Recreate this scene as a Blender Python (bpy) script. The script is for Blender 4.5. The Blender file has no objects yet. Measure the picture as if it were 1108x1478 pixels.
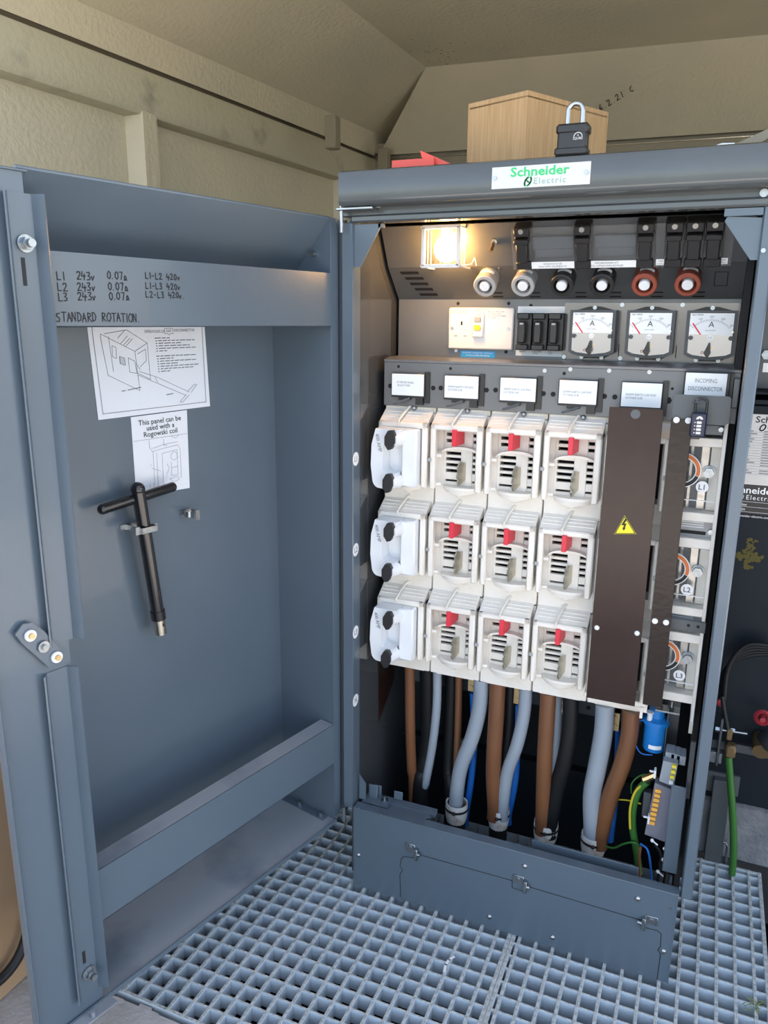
import bpy, bmesh, math, random
from mathutils import Vector, Matrix
random.seed(7)
SC = bpy.context.scene
COL = SC.collection

# ------------------------------------------------------------------ camera
F_PX, IW, IH = 1110.0, 1108.0, 1478.0
YAW, PITCH, ROLL = math.radians(22.77), math.radians(14.07), math.radians(.565)
CAM = Vector((.705, -1.549, 1.452))
FW = Vector((-math.sin(YAW)*math.cos(PITCH), math.cos(YAW)*math.cos(PITCH), -math.sin(PITCH)))
_r = Vector((math.cos(YAW), math.sin(YAW), 0)); _u = _r.cross(FW)
RT = math.cos(ROLL)*_r + math.sin(ROLL)*_u
UP = -math.sin(ROLL)*_r + math.cos(ROLL)*_u
cd = bpy.data.cameras.new('camera'); cam = bpy.data.objects.new('camera', cd); COL.objects.link(cam)
cd.sensor_fit = 'VERTICAL'; cd.sensor_height = 36.0; cd.lens = F_PX/IH*36.0; cd.clip_start = .02
cam.matrix_world = Matrix(((RT.x, UP.x, -FW.x, CAM.x), (RT.y, UP.y, -FW.y, CAM.y), (RT.z, UP.z, -FW.z, CAM.z), (0, 0, 0, 1)))
SC.camera = cam

# ------------------------------------------------------------------ light
SC.view_settings.view_transform = 'Standard'; SC.view_settings.look = 'None'
SC.view_settings.gamma = 1.0; SC.view_settings.use_curve_mapping = False
SC.view_settings.exposure = 1.0
world = bpy.data.worlds.new('world'); SC.world = world; world.use_nodes = True
nt = world.node_tree; bg = nt.nodes['Background']
sky = nt.nodes.new('ShaderNodeTexSky'); sky.sky_type = 'NISHITA'; sky.sun_disc = False
sky.sun_elevation = math.radians(38); sky.sun_rotation = math.radians(35); sky.air_density = 1.0; sky.dust_density = 1.5; sky.ozone_density = 1.0
hz = nt.nodes.new('ShaderNodeMix'); hz.data_type = 'RGBA'; hz.inputs[0].default_value = .45      # thin white haze over the whole sky
nt.links.new(sky.outputs[0], hz.inputs[6]); hz.inputs[7].default_value = (2.6, 2.7, 2.85, 1)
nt.links.new(hz.outputs[2], bg.inputs[0]); bg.inputs[1].default_value = .32
sl = bpy.data.lights.new('sun', 'SUN'); sl.energy = 14.0; sl.angle = .01; sl.color = (1, .93, .82)
sun = bpy.data.objects.new('sun', sl); COL.objects.link(sun)
sun.rotation_euler = Vector((-.32, -.66, -.69)).to_track_quat('-Z', 'Y').to_euler()

# ------------------------------------------------------------------ helpers
def ray(px, py): return FW + RT*((px-IW/2)/F_PX) - UP*((py-IH/2)/F_PX)
def atY(px, py, y): d = ray(px, py); return CAM + d*((y-CAM.y)/d.y)
def atZ(px, py, z): d = ray(px, py); return CAM + d*((z-CAM.z)/d.z)
def atX(px, py, x): d = ray(px, py); return CAM + d*((x-CAM.x)/d.x)
V = Vector
WORLD = {}
IDF = (V((0, 0, 0)), V((1, 0, 0)), V((0, 1, 0)), V((0, 0, 1)))

class MB:
    """collects shapes in the coordinates of a frame (origin, three axes) and links them as one mesh object"""
    def __init__(s, fr=IDF): s.v = []; s.f = []; s.sm = []; s.fr = fr
    def w(s, p): o, a, b, c = s.fr; return o + a*p[0] + b*p[1] + c*p[2]
    def add(s, vs, fs, smooth=False):
        n = len(s.v); s.v += [s.w(p) for p in vs]; s.f += [tuple(i+n for i in f) for f in fs]
        s.sm += [smooth]*len(fs) if isinstance(smooth, bool) else smooth
        return s
    def box(s, x0, x1, y0, y1, z0, z1, b=0):
        lo = (min(x0, x1), min(y0, y1), min(z0, z1)); hi = (max(x0, x1), max(y0, y1), max(z0, z1))
        if b <= 0:
            vs = [(x, y, z) for x in (lo[0], hi[0]) for y in (lo[1], hi[1]) for z in (lo[2], hi[2])]
            return s.add(vs, [(0, 1, 3, 2), (4, 6, 7, 5), (0, 4, 5, 1), (2, 3, 7, 6), (0, 2, 6, 4), (1, 5, 7, 3)])
        b = min(b, .49*min(hi[i]-lo[i] for i in range(3)))
        ix = {}; vs = []
        for sg in [(a, c, d) for a in (0, 1) for c in (0, 1) for d in (0, 1)]:
            for ax in range(3):
                p = []
                for k in range(3):
                    e = hi[k] if sg[k] else lo[k]
                    if k != ax: e += -b if sg[k] else b
                    p.append(e)
                ix[sg, ax] = len(vs); vs.append(tuple(p))
        fs = []
        for ax in range(3):
            o = [k for k in range(3) if k != ax]
            for t in (0, 1):
                q = []
                for a, c in ((0, 0), (1, 0), (1, 1), (0, 1)):
                    sg = [0, 0, 0]; sg[ax] = t; sg[o[0]] = a; sg[o[1]] = c; q.append(ix[tuple(sg), ax])
                fs.append(tuple(q))
            for a in (0, 1):
                for c in (0, 1):
                    s0 = [0, 0, 0]; s0[o[0]] = a; s0[o[1]] = c; s1 = list(s0); s1[ax] = 1
                    fs.append((ix[tuple(s0), o[0]], ix[tuple(s1), o[0]], ix[tuple(s1), o[1]], ix[tuple(s0), o[1]]))
        for sg in [(a, c, d) for a in (0, 1) for c in (0, 1) for d in (0, 1)]: fs.append((ix[sg, 0], ix[sg, 1], ix[sg, 2]))
        return s.add(vs, fs)
    def cyl(s, p0, p1, r, n=14, r2=None, caps=True):
        p0, p1 = V(p0), V(p1); r2 = r if r2 is None else r2
        ax = (p1-p0).normalized(); t = V((0, 0, 1)) if abs(ax.z) < .9 else V((1, 0, 0))
        a = ax.cross(t).normalized(); b = ax.cross(a)
        c = [(math.cos(2*math.pi*i/n), math.sin(2*math.pi*i/n)) for i in range(n)]
        r0 = [p0 + (a*x+b*y)*r for x, y in c]; r1 = [p1 + (a*x+b*y)*r2 for x, y in c]
        s.add(r0+r1, [(i, (i+1) % n, n+(i+1) % n, n+i) for i in range(n)], True)
        if caps: s.add(r0, [tuple(range(n))]); s.add(r1, [tuple(range(n))])
        return s
    def lathe(s, prof, o, ax, n=20, sm=True):
        o = V(o); ax = V(ax).normalized(); t = V((0, 0, 1)) if abs(ax.z) < .9 else V((1, 0, 0))
        a = ax.cross(t).normalized(); b = ax.cross(a); vs = []; fs = []
        for r, h in prof:
            for i in range(n):
                q = 2*math.pi*i/n; vs.append(o + ax*h + (a*math.cos(q)+b*math.sin(q))*max(r, 1e-5))
        for k in range(len(prof)-1):
            for i in range(n): fs.append((k*n+i, k*n+(i+1) % n, (k+1)*n+(i+1) % n, (k+1)*n+i))
        return s.add(vs, fs, sm)
    def sphere(s, c, r, n=14, m=8, sc=(1, 1, 1)):
        vs = []; fs = []
        for k in range(m+1):
            t = math.pi*k/m
            for i in range(n):
                q = 2*math.pi*i/n; vs.append((c[0]+r*sc[0]*math.sin(t)*math.cos(q), c[1]+r*sc[1]*math.sin(t)*math.sin(q), c[2]+r*sc[2]*math.cos(t)))
        for k in range(m):
            for i in range(n): fs.append((k*n+i, k*n+(i+1) % n, (k+1)*n+(i+1) % n, (k+1)*n+i))
        return s.add(vs, fs, True)
    def tube(s, pts, r, n=10, caps=True, closed=False):
        pts = [V(p) for p in pts]; rs = r if isinstance(r, (list, tuple)) else [r]*len(pts)
        m = len(pts); tg = []
        for i in range(m):
            if closed: t = pts[(i+1) % m]-pts[i-1]
            else: t = pts[min(i+1, m-1)]-pts[max(i-1, 0)]
            tg.append(t.normalized())
        h = V((0, 0, 1)) if abs(tg[0].z) < .9 else V((1, 0, 0))
        a = (h - tg[0]*h.dot(tg[0])).normalized(); vs = []
        for i in range(m):
            a = (a - tg[i]*a.dot(tg[i])).normalized(); b = tg[i].cross(a)
            for k in range(n):
                q = 2*math.pi*k/n; vs.append(pts[i] + (a*math.cos(q)+b*math.sin(q))*rs[i])
        fs = []
        for i in range(m if closed else m-1):
            j = (i+1) % m
            for k in range(n): fs.append((i*n+k, i*n+(k+1) % n, j*n+(k+1) % n, j*n+k))
        s.add(vs, fs, True)
        if caps and not closed: s.add(vs[:n], [tuple(range(n))]); s.add(vs[-n:], [tuple(range(n))])
        return s
    def prism(s, poly, ext):
        """poly: 3D points of a flat outline, ext: extrusion vector"""
        poly = [V(p) for p in poly]; e = V(ext); n = len(poly)
        return s.add(poly + [p+e for p in poly], [tuple(range(n)), tuple(range(n, 2*n))] + [(i, (i+1) % n, n+(i+1) % n, n+i) for i in range(n)])
    def pxz(s, pts, y0, y1): return s.prism([(x, y0, z) for x, z in pts], (0, y1-y0, 0))
    def pyz(s, pts, x0, x1): return s.prism([(x0, y, z) for y, z in pts], (x1-x0, 0, 0))
    def pxy(s, pts, z0, z1): return s.prism([(x, y, z0) for x, y in pts], (0, 0, z1-z0))
    def strip(s, pts, wd, flat_n):
        """flat ribbon along pts, width wd, lying in the plane of normal flat_n"""
        pts = [V(p) for p in pts]; nn = V(flat_n)
        for p, q in zip(pts[:-1], pts[1:]):
            d = q-p
            if d.length < 1e-7: continue
            d.normalize(); e = d.cross(nn).normalized()*(wd/2); k = d*(wd*.3)
            s.add([p-k-e, q+k-e, q+k+e, p-k+e], [(0, 1, 2, 3)])
        return s
    def disc(s, c, r, nrm, n=16, sx=1.0):
        nrm = V(nrm).normalized(); t = V((0, 0, 1)) if abs(nrm.z) < .9 else V((1, 0, 0))
        a = nrm.cross(t).normalized(); b = nrm.cross(a); c = V(c)
        return s.add([c+a*(r*sx*math.cos(2*math.pi*i/n))+b*(r*math.sin(2*math.pi*i/n)) for i in range(n)], [tuple(range(n))])
    def ring(s, c, r0, r1, y0, y1, n=24, a0=0, a1=2*math.pi):
        """flat ring in the xz plane between y0 and y1"""
        full = abs(a1-a0-2*math.pi) < 1e-6; m = n if full else n+1; vs = []
        for i in range(m):
            q = a0+(a1-a0)*i/n
            for r, y in ((r0, y0), (r1, y0), (r1, y1), (r0, y1)): vs.append((c[0]+r*math.cos(q), y, c[1]+r*math.sin(q)))
        fs = []
        for i in range(n):
            j = (i+1) % m
            for k in range(4): fs.append((i*4+k, i*4+(k+1) % 4, j*4+(k+1) % 4, j*4+k))
        if not full: fs += [(0, 1, 2, 3), tuple(4*(m-1)+k for k in range(4))]
        return s.add(vs, fs)
    def build(s, name, mat, parent=None, label=None, cat=None, group=None, kind=None):
        me = bpy.data.meshes.new(name)
        lo = V([min(p[i] for p in s.v) for i in range(3)]); hi = V([max(p[i] for p in s.v) for i in range(3)])
        org = V(((lo.x+hi.x)/2, (lo.y+hi.y)/2, lo.z))
        me.from_pydata([p-org for p in s.v], [], s.f)
        me.polygons.foreach_set('use_smooth', s.sm)
        bm = bmesh.new(); bm.from_mesh(me); bmesh.ops.recalc_face_normals(bm, faces=bm.faces); bm.to_mesh(me); bm.free()
        me.materials.append(M[mat]); me.set_sharp_from_angle(angle=math.radians(38)); me.update()
        return link(name, me, org, parent, label, cat, group, kind)

def link(name, data, org, parent=None, label=None, cat=None, group=None, kind=None):
    o = bpy.data.objects.new(name, data); COL.objects.link(o); WORLD[o.name] = V(org)
    if parent is not None: o.parent = parent; o.location = V(org)-WORLD[parent.name]
    else: o.location = org
    if label: o['label'] = label
    if cat: o['category'] = cat
    if group: o['group'] = group
    if kind: o['kind'] = kind
    return o
def thing(name, loc, label, cat, group=None, kind=None): return link(name, None, V(loc), None, label, cat, group, kind)
def copy_tree(o, delta, label=None, parent=None):
    c = o.copy(); COL.objects.link(c); WORLD[c.name] = WORLD[o.name]+V(delta)
    if parent is None: c.location = o.location+V(delta)
    else: c.parent = parent; c.location = o.location.copy()
    if label: c['label'] = label
    for ch in list(o.children): copy_tree(ch, delta, None, c)
    return c
def text(name, body, o, right, up, size, mat, parent, align='LEFT', squeeze=1.0, bold=0.0, shear=0.0, spacing=1.0):
    cu = bpy.data.curves.new('lettering', 'FONT'); cu.body = body; cu.size = 1.0; cu.align_x = align; cu.resolution_u = 2
    cu.offset = bold; cu.shear = shear; cu.space_character = spacing
    ob = bpy.data.objects.new('lettering_source', cu); me = bpy.data.meshes.new_from_object(ob)
    bpy.data.objects.remove(ob); bpy.data.curves.remove(cu)
    r = V(right).normalized()*size*squeeze; u = V(up).normalized()*size; o = V(o)
    for v in me.vertices: p = r*v.co.x+u*v.co.y; v.co = p
    me.materials.clear(); me.materials.append(M[mat]); me.update()
    return link(name, me, o, parent)

# ------------------------------------------------------------------ materials
M = {}
def mat(name, col, rough=.5, metal=0., col2=None, nscale=8., bump=0., bscale=60., spec=.5, emit=None, estr=0., trans=0., detail=3., lo=.35, hi=.65, coat=0., alpha=1., stretch=None, voronoi=False):
    m = bpy.data.materials.new(name); m.use_nodes = True; t = m.node_tree; b = t.nodes['Principled BSDF']; M[name] = m
    b.inputs['Base Color'].default_value = (*col, 1); b.inputs['Roughness'].default_value = rough; b.inputs['Metallic'].default_value = metal
    b.inputs['Specular IOR Level'].default_value = spec; b.inputs['Transmission Weight'].default_value = trans; b.inputs['Coat Weight'].default_value = coat
    b.inputs['Alpha'].default_value = alpha
    if emit: b.inputs['Emission Color'].default_value = (*emit, 1); b.inputs['Emission Strength'].default_value = estr
    if col2 is not None or bump:
        tc = t.nodes.new('ShaderNodeTexCoord'); mp = t.nodes.new('ShaderNodeMapping'); t.links.new(tc.outputs['Object'], mp.inputs[0])
        if stretch: mp.inputs['Scale'].default_value = stretch
    if col2 is not None:
        n = t.nodes.new('ShaderNodeTexNoise'); n.inputs['Scale'].default_value = nscale; n.inputs['Detail'].default_value = detail
        t.links.new(mp.outputs[0], n.inputs['Vector'])
        r = t.nodes.new('ShaderNodeValToRGB'); r.color_ramp.elements[0].position = lo; r.color_ramp.elements[1].position = hi
        r.color_ramp.elements[0].color = (*col, 1); r.color_ramp.elements[1].color = (*col2, 1)
        t.links.new(n.outputs['Fac'], r.inputs[0]); t.links.new(r.outputs[0], b.inputs['Base Color'])
    if bump:
        n2 = t.nodes.new('ShaderNodeTexNoise'); n2.inputs['Scale'].default_value = bscale; n2.inputs['Detail'].default_value = 4.
        t.links.new(mp.outputs[0], n2.inputs['Vector'])
        bp = t.nodes.new('ShaderNodeBump'); bp.inputs['Strength'].default_value = bump; bp.inputs['Distance'].default_value = .01
        t.links.new(n2.outputs['Fac'], bp.inputs['Height']); t.links.new(bp.outputs[0], b.inputs['Normal'])
    return m
mat('paint', (.092, .124, .158), .29, col2=(.102, .136, .170), nscale=3, bump=.02, bscale=90, spec=.55, coat=.15)
mat('paint_gloss', (.075, .083, .085), .19, col2=(.085, .094, .096), nscale=4, bump=.05, bscale=45, coat=.3)  # less blue than the cabinet paint, standing in for reflected walls and ground
mat('paint_dark', (.055, .07, .085), .4, col2=(.065, .08, .095), nscale=4)
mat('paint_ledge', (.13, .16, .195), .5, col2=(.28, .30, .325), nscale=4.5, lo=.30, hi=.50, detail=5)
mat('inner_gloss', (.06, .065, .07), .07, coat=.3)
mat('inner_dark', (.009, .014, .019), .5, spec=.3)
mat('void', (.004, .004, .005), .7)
mat('panel_grey', (.15, .155, .16), .3, metal=.25, col2=(.17, .175, .18), nscale=6, bump=.02, bscale=120)
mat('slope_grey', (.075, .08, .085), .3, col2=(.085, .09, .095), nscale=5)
mat('panel_shiny', (.20, .19, .19), .14, metal=.6, col2=(.24, .22, .22), nscale=5)
mat('meter_steel', (.42, .40, .40), .16, metal=.85, col2=(.5, .46, .46), nscale=5)
mat('white_plastic', (.82, .775, .71), .42, col2=(.75, .68, .58), nscale=16, lo=.5, hi=.8)
mat('white_clean', (.80, .81, .83), .35)
mat('white_dirty', (.74, .71, .64), .5, col2=(.56, .48, .36), nscale=22, lo=.5, hi=.82, detail=6)
mat('label_white', (.85, .87, .88), .35)
mat('sticker', (.85, .85, .86), .35)
mat('paper', (.70, .74, .80), .6)
mat('black_rubber', (.012, .012, .014), .45)
mat('black_plastic', (.018, .017, .017), .35, col2=(.024, .022, .021), nscale=20)
mat('black_enamel', (.012, .012, .014), .2, coat=.4)
mat('frame_black', (.05, .055, .06), .4)
mat('red_plastic', (.75, .035, .06), .4)
mat('red_strap', (.85, .11, .08), .5)
mat('brass', (.55, .42, .22), .3, metal=1.0)
mat('tin', (.62, .58, .48), .28, metal=1.0)
mat('steel', (.46, .47, .48), .32, metal=1.0)
mat('zinc', (.40, .43, .45), .34, metal=1.0, col2=(.30, .33, .36), nscale=120)
mat('brown_panel', (.026, .011, .008), .24, col2=(.034, .016, .012), nscale=9, bump=.015, bscale=40, spec=.4)
mat('brown_crinkle', (.020, .011, .008), .24, bump=.06, bscale=70, spec=.4)
mat('yellow', (.85, .72, .02), .5)
mat('ink', (.012, .012, .014), .6)
mat('ink_grey', (.16, .17, .19), .6)
mat('ink_soft', (.25, .27, .30), .6)
mat('ink_blue', (.04, .17, .42), .6)
mat('green_ink', (.03, .55, .17), .5)
mat('grey_ink', (.26, .42, .34), .5)
mat('blue_sticker', (.02, .36, .72), .4)
mat('alu', (.62, .60, .58), .35, metal=.2)
mat('core_brown', (.19, .082, .036), .36, col2=(.16, .066, .03), nscale=6)
mat('core_grey', (.31, .35, .40), .26, col2=(.27, .31, .36), nscale=6, coat=.2)
mat('core_black', (.009, .010, .011), .45, spec=.3)
mat('core_blue', (.012, .13, .48), .4)
mat('core_green', (.036, .145, .024), .45)
mat('core_yellow', (.55, .45, .03), .42)
mat('tape_white', (.70, .70, .67), .6, col2=(.45, .36, .27), nscale=45, lo=.5, hi=.72)
mat('grey_conn', (.36, .36, .36), .45)
mat('terracotta', (.27, .062, .035), .45)
mat('lamp_white', (.72, .70, .70), .4)
mat('bulb', (1, .9, .7), .4, emit=(1.0, .52, .16), estr=62.0)
mat('socket_white', (.82, .78, .75), .35)
mat('clear', (.92, .95, .96), .05, trans=1.0, spec=.5)
mat('acrylic', (.6, .6, .6), .05, alpha=.07)
mat('busbar', (.60, .57, .52), .3, metal=.9, col2=(.42, .40, .36), nscale=30)
mat('ring_orange', (.72, .17, .02), .45)
mat('ct_blue', (.012, .19, .56), .34)
mat('term_grey', (.30, .33, .37), .45)
mat('term_yellow', (.85, .68, .04), .45)
mat('term_orange', (.85, .42, .06), .4)
mat('trunk_clear', (.30, .30, .36), .2, alpha=.6)
mat('tank', (.006, .010, .016), .6, spec=.25, col2=(.008, .013, .019), nscale=5, bump=.03, bscale=120)
mat('tank_grey', (.085, .095, .10), .4)
mat('plate_black', (.012, .010, .012), .4)
mat('plate_silver', (.50, .50, .50), .35, metal=.3)
mat('grating', (.50, .58, .64), .5, col2=(.44, .51, .57), nscale=30, bump=.1, bscale=150)
mat('grating_grit', (.56, .57, .55), .8, col2=(.38, .39, .38), nscale=90, lo=.42, hi=.6, bump=.4, bscale=350)
mat('concrete', (.42, .39, .37), .85, col2=(.50, .47, .45), nscale=14, bump=.3, bscale=90, detail=6)
mat('concrete_rough', (.16, .165, .175), .9, col2=(.23, .235, .24), nscale=18, bump=.6, bscale=60, detail=6)
mat('trench', (.02, .022, .024), .9)
mat('grp', (.58, .51, .355), .42, col2=(.52, .47, .335), nscale=3.5, bump=.32, bscale=75, detail=5)
mat('grp_rim', (.47, .43, .30), .45, col2=(.20, .19, .14), nscale=9, lo=.60, hi=.82, bump=.25, bscale=60, detail=6)
mat('grp_dark', (.27, .23, .16), .5, bump=.2, bscale=70)
mat('cardboard', (.56, .36, .18), .7, col2=(.47, .29, .135), nscale=18, stretch=(14, 14, .6), bump=.08, bscale=30, detail=4)
mat('carton', (.52, .34, .20), .75, col2=(.47, .30, .17), nscale=4)
mat('navy', (.016, .02, .045), .4)
mat('grass', (.22, .26, .09), .8)
mat('green_tag', (.30, .55, .42), .6)
mat('spray_yellow', (.075, .062, .004), .7)
mat('bronze', (.17, .115, .055), .45, metal=.5)
mat('dark_red', (.28, .02, .03), .4)
mat('dark_steel', (.10, .11, .12), .4, metal=.7)

# ------------------------------------------------------------------ room
YF = -.34
ZJ = 2.08
cL0 = atZ(0, 18, ZJ); cLB = atZ(540, 228, ZJ); cBR = atZ(1108, 191, ZJ)
dL = (cL0-cLB).normalized(); dB = (cBR-cLB).normalized()
wl = lambda s, i, z: cLB + dL*s + V((dL.y, -dL.x, 0)).normalized()*(-i) + V((0, 0, z-ZJ))   # s along the wall, i inwards
LL = (cLB.y-YF)/(-dL.y)
inw = V((-dL.y, dL.x, 0)); inw = inw if inw.x > 0 else -inw
LF = (cLB, dL, inw, V((0, 0, 1)))
inb = V((dB.y, -dB.x, 0)); inb = inb if inb.y < 0 else -inb
BF = (cLB, dB, inb, V((0, 0, 1)))
wleft = MB(LF); wleft.box(-.1, LL, -.10, -.04, -ZJ, .1, 0)
wall_left = wleft.build('wall_left', 'grp', kind='structure')
rib_s = (atX(226, 200, -.72)-cLB).dot(dL)
m = MB(LF)
m.pyz([(-.05, -.004), (0, -.004), (.004, -.012), (.004, -.10), (-.004, -.112), (-.04, -.118), (-.05, -.118)], -.1, LL)
m.build('top_rim', 'grp_rim', wall_left)
m = MB(LF); m.box(-.1, LL, -.12, -.0005, .016, .05); m.build('sun_leak_cap', 'grp_dark', wall_left)  # added out of sight to keep sun from leaking in under the roof
m = MB(LF); m.box(-.1, LL, -.041, -.025, -.02, .1); m.build('sun_leak_filler', 'grp_dark', wall_left)  # dark filler added behind the joint to block leaking sun
for s0 in (rib_s-1.05, rib_s, rib_s+1.05):
    if s0 < 0 or s0 > LL: continue
    m = MB(LF); m.pxy([(s0-.05, -.045), (s0-.028, .0), (s0+.025, .002), (s0+.05, -.045)], -ZJ, -.1); m.build('rib', 'grp', wall_left)
wb = MB(BF); wb.box(-.1, 3.2, -.10, -.04, -ZJ, .05); wall_back = wb.build('wall_back', 'grp', kind='structure')
m = MB(BF); m.box(-.06, 3.2, -.05, 0, -.12, -.006, .006); m.build('top_rim', 'grp_dark', wall_back)
m = MB(BF); m.box(-.1, 3.2, -.12, .004, .016, .05); m.build('sun_leak_cap', 'grp_dark', wall_back)  # same added cap along the back, blocks the sun leak
m = MB(BF); m.box(-.1, 3.2, -.041, -.025, -.02, .04); m.build('sun_leak_filler', 'grp_dark', wall_back)  # added behind the back joint, also against leaking sun
XR = 2.0
# roof : skirt, slopes and flat top
ZF, ZT = 2.165, 2.33
fLB = atZ(585, 211, ZF); fL0 = atZ(108, 0, ZF); dF = (fL0-fLB).normalized(); fL1 = fLB + dF*((fLB.y-YF)/(-dF.y))
tLB = atZ(614, 97, ZT); tL0 = atZ(490, 0, ZT); dT = (tL0-tLB).normalized(); tL1 = tLB + dT*((tLB.y-YF)/(-dT.y))
tBR = atZ(1108, 50, ZT); dTB = (tBR-tLB).normalized(); tR = tLB + dTB*3.0
jB = cLB + V((0, 0, .008)); jL1 = cLB + dL*LL + V((0, 0, .008)); bR = cLB+dB*3.2+V((0, 0, .008))
def slab(name, pts, matn, parent=None, th=.03, nrm=(0, 0, 1), kind=None):
    mm = MB(); mm.prism(pts, V(nrm)*th); return mm.build(name, matn, parent, kind=kind)
ceiling = slab('ceiling', [tLB, tL1, V((XR+.2, YF, ZT)), V((XR+.2, tR.y, ZT)), tR], 'grp', None, .03, kind='structure')
def quadgrid(name, a, b, c, d, matn, parent, nu=12, nv=6):
    mm = MB(); vs = []
    for i in range(nu+1):
        for j in range(nv+1):
            u, v = i/nu, j/nv; vs.append((V(a)*(1-u)+V(b)*u)*(1-v)+(V(d)*(1-u)+V(c)*u)*v)
    mm.add(vs, [(i*(nv+1)+j, (i+1)*(nv+1)+j, (i+1)*(nv+1)+j+1, i*(nv+1)+j+1) for i in range(nu) for j in range(nv)], True)
    return mm.build(name, matn, parent)
quadgrid('roof_skirt', jB, jL1, fL1, fLB, 'grp', ceiling)
quadgrid('roof_slope', fLB, fL1, tL1, tLB, 'grp', ceiling)
jB2 = cLB + V((0, 0, .008)) + dB*.02
quadgrid('roof_slope', jB2, bR, tR, tLB, 'grp', ceiling)
quadgrid('roof_corner', jB, jB2, tLB, fLB, 'grp', ceiling, 2, 2)
for k, (px, py) in enumerate(((472, 180), (546, 222))):
    q = atZ(px+8, py+12, ZJ-.03); m = MB(); m.box(q.x-.02, q.x+.02, q.y-.02, q.y+.02, q.z-.05, q.z+.05, .003); m.build('joint_clip', 'grp_dark', wall_left)
# mould specks on the ceiling
m = MB()
for k in range(46):
    px = 640+random.gauss(0, 24); py = 80+random.gauss(0, 9)
    q = atZ(px, min(py, 95), ZT-.0008); m.disc(q, random.uniform(.001, .0035), (0, 0, 1), 6)
m.build('mould_specks', 'ink', ceiling, kind='stuff')

# floor with the cable trench
GX0, GX1, GX2, GY0, GY1 = -.386, .395, .965, -.484, .505
m = MB()
m.box(-3.5, GX0-.004, -7, 3, -.5, -.004); m.box(1.12, 4.5, -7, 3, -.5, -.004); m.box(GX0-.004, 1.12, -7, GY0-.012, -.5, -.004); m.box(GX0-.004, 1.12, .9, 3, -.5, -.004)
floor = m.build('floor', 'concrete', kind='structure')
m = MB(); m.box(GX0-.05, 1.2, GY0-.05, 1.6, -.52, -.46); m.build('trench_bed', 'trench', floor)
m = MB()
for x in range(34):   # broken concrete lip along the front edge of the grating
    a = GX0+.02+x*.03; m.box(a, a+.03*random.uniform(.5, 1.1), GY0-.014, GY0-.014+random.uniform(.0, .010), -.03, -.0045)
m.build('chipped_edge', 'concrete', floor)

# ------------------------------------------------------------------ floor grating : each bar a part
P = .04
def grating(name, x0, x1, y0, y1, ox, label):
    t = thing(name, ((x0+x1)/2, (y0+y1)/2, -.038), label, 'floor grating', 'moulded floor gratings')
    xs = []; i = math.ceil((x0-ox+.008)/P)
    while ox+i*P < x1-.008: xs.append(ox+i*P); i += 1
    ys = []; j = math.ceil((y0+.008)/P)
    while j*P < y1-.008: ys.append(j*P); j += 1
    for x in [x0+.004]+xs+[x1-.004]:
        mb = MB(); h = .0038 if x in xs else .0048
        mb.pxz([(x-h*.72, -.038), (x+h*.72, -.038), (x+h, -.001), (x+h*.8, 0), (x-h*.8, 0), (x-h, -.001)], y0, y1); mb.build('bar', 'grating', t)
        mb = MB(); mb.box(x-h*.8, x+h*.8, y0, y1, -.0002, .0006); mb.build('grit_strip', 'grating_grit', t)
    for y in [y0+.004]+ys+[y1-.004]:
        mb = MB(); h = .0024 if y in ys else .0045
        mb.pyz([(y-h*.72, -.038), (y+h*.72, -.038), (y+h, -.0018), (y+h*.7, -.0006), (y-h*.7, -.0006), (y-h, -.0018)], x0+.001, x1-.001); mb.build('bar', 'grating', t)
        mb = MB(); mb.box(x0+.001, x1-.001, y-h*.68, y+h*.68, -.0008, -.0001); mb.build('grit_strip', 'grating_grit', t)
    return t
grating('floor_grating', GX0, GX1-.001, GY0, GY1, 0, 'pale grey square-mesh floor grating running in front of the open door')
grating('floor_grating', GX1+.001, GX2, GY0, GY1, .412+.002, 'pale grey square-mesh floor grating with a wire lifting loop at its far end')

# ------------------------------------------------------------------ the cabinet : shell, frame, header
YJ = .03
cab = thing('electrical_cabinet', (.36, .25, 0), 'tall blue-grey steel distribution cabinet standing open on the floor grating', 'cabinet')
m = MB(); m.box(-.064, -.036, YJ, .07, .222, 1.652, .002); m.box(-.064, -.058, .07, .5, .222, 1.70); m.build('jamb', 'paint', cab)
m = MB(); m.box(.757, .781, YJ, .075, .222, 1.652, .003); m.box(.770, .778, .075, .5, .222, 1.70); m.build('jamb', 'paint', cab)
m = MB(); m.box(-.066, 1.25, .034, .06, 1.664, 1.70, .002); m.box(-.040, 1.25, .024, .06, 1.650, 1.6655, .004); m.build('top_rail', 'paint_gloss', cab)
m = MB(); hd = [(-.02, 1.690), (-.02, 1.738), (-.017, 1.744), (-.010, 1.747), (.47, 1.747), (.47, 1.68), (-.014, 1.680), (-.018, 1.683)]
m.pyz(hd, -.046, 1.25); header = m.build('header', 'paint_gloss', cab)
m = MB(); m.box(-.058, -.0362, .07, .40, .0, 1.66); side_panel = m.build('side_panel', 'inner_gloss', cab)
m = MB(); m.box(.744, .757, .17, .40, .0, 1.66); m.build('side_panel', 'void', cab)  # near-black colour stands in for the shade of the gap by the jamb
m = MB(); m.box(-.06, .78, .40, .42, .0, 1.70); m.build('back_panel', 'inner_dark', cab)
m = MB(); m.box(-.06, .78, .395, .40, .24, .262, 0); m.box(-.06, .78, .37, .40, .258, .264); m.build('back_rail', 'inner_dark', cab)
m = MB(); m.box(-.058, .778, .05, .40, 1.675, 1.68); m.build('roof_lining', 'panel_grey', cab)
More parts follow.
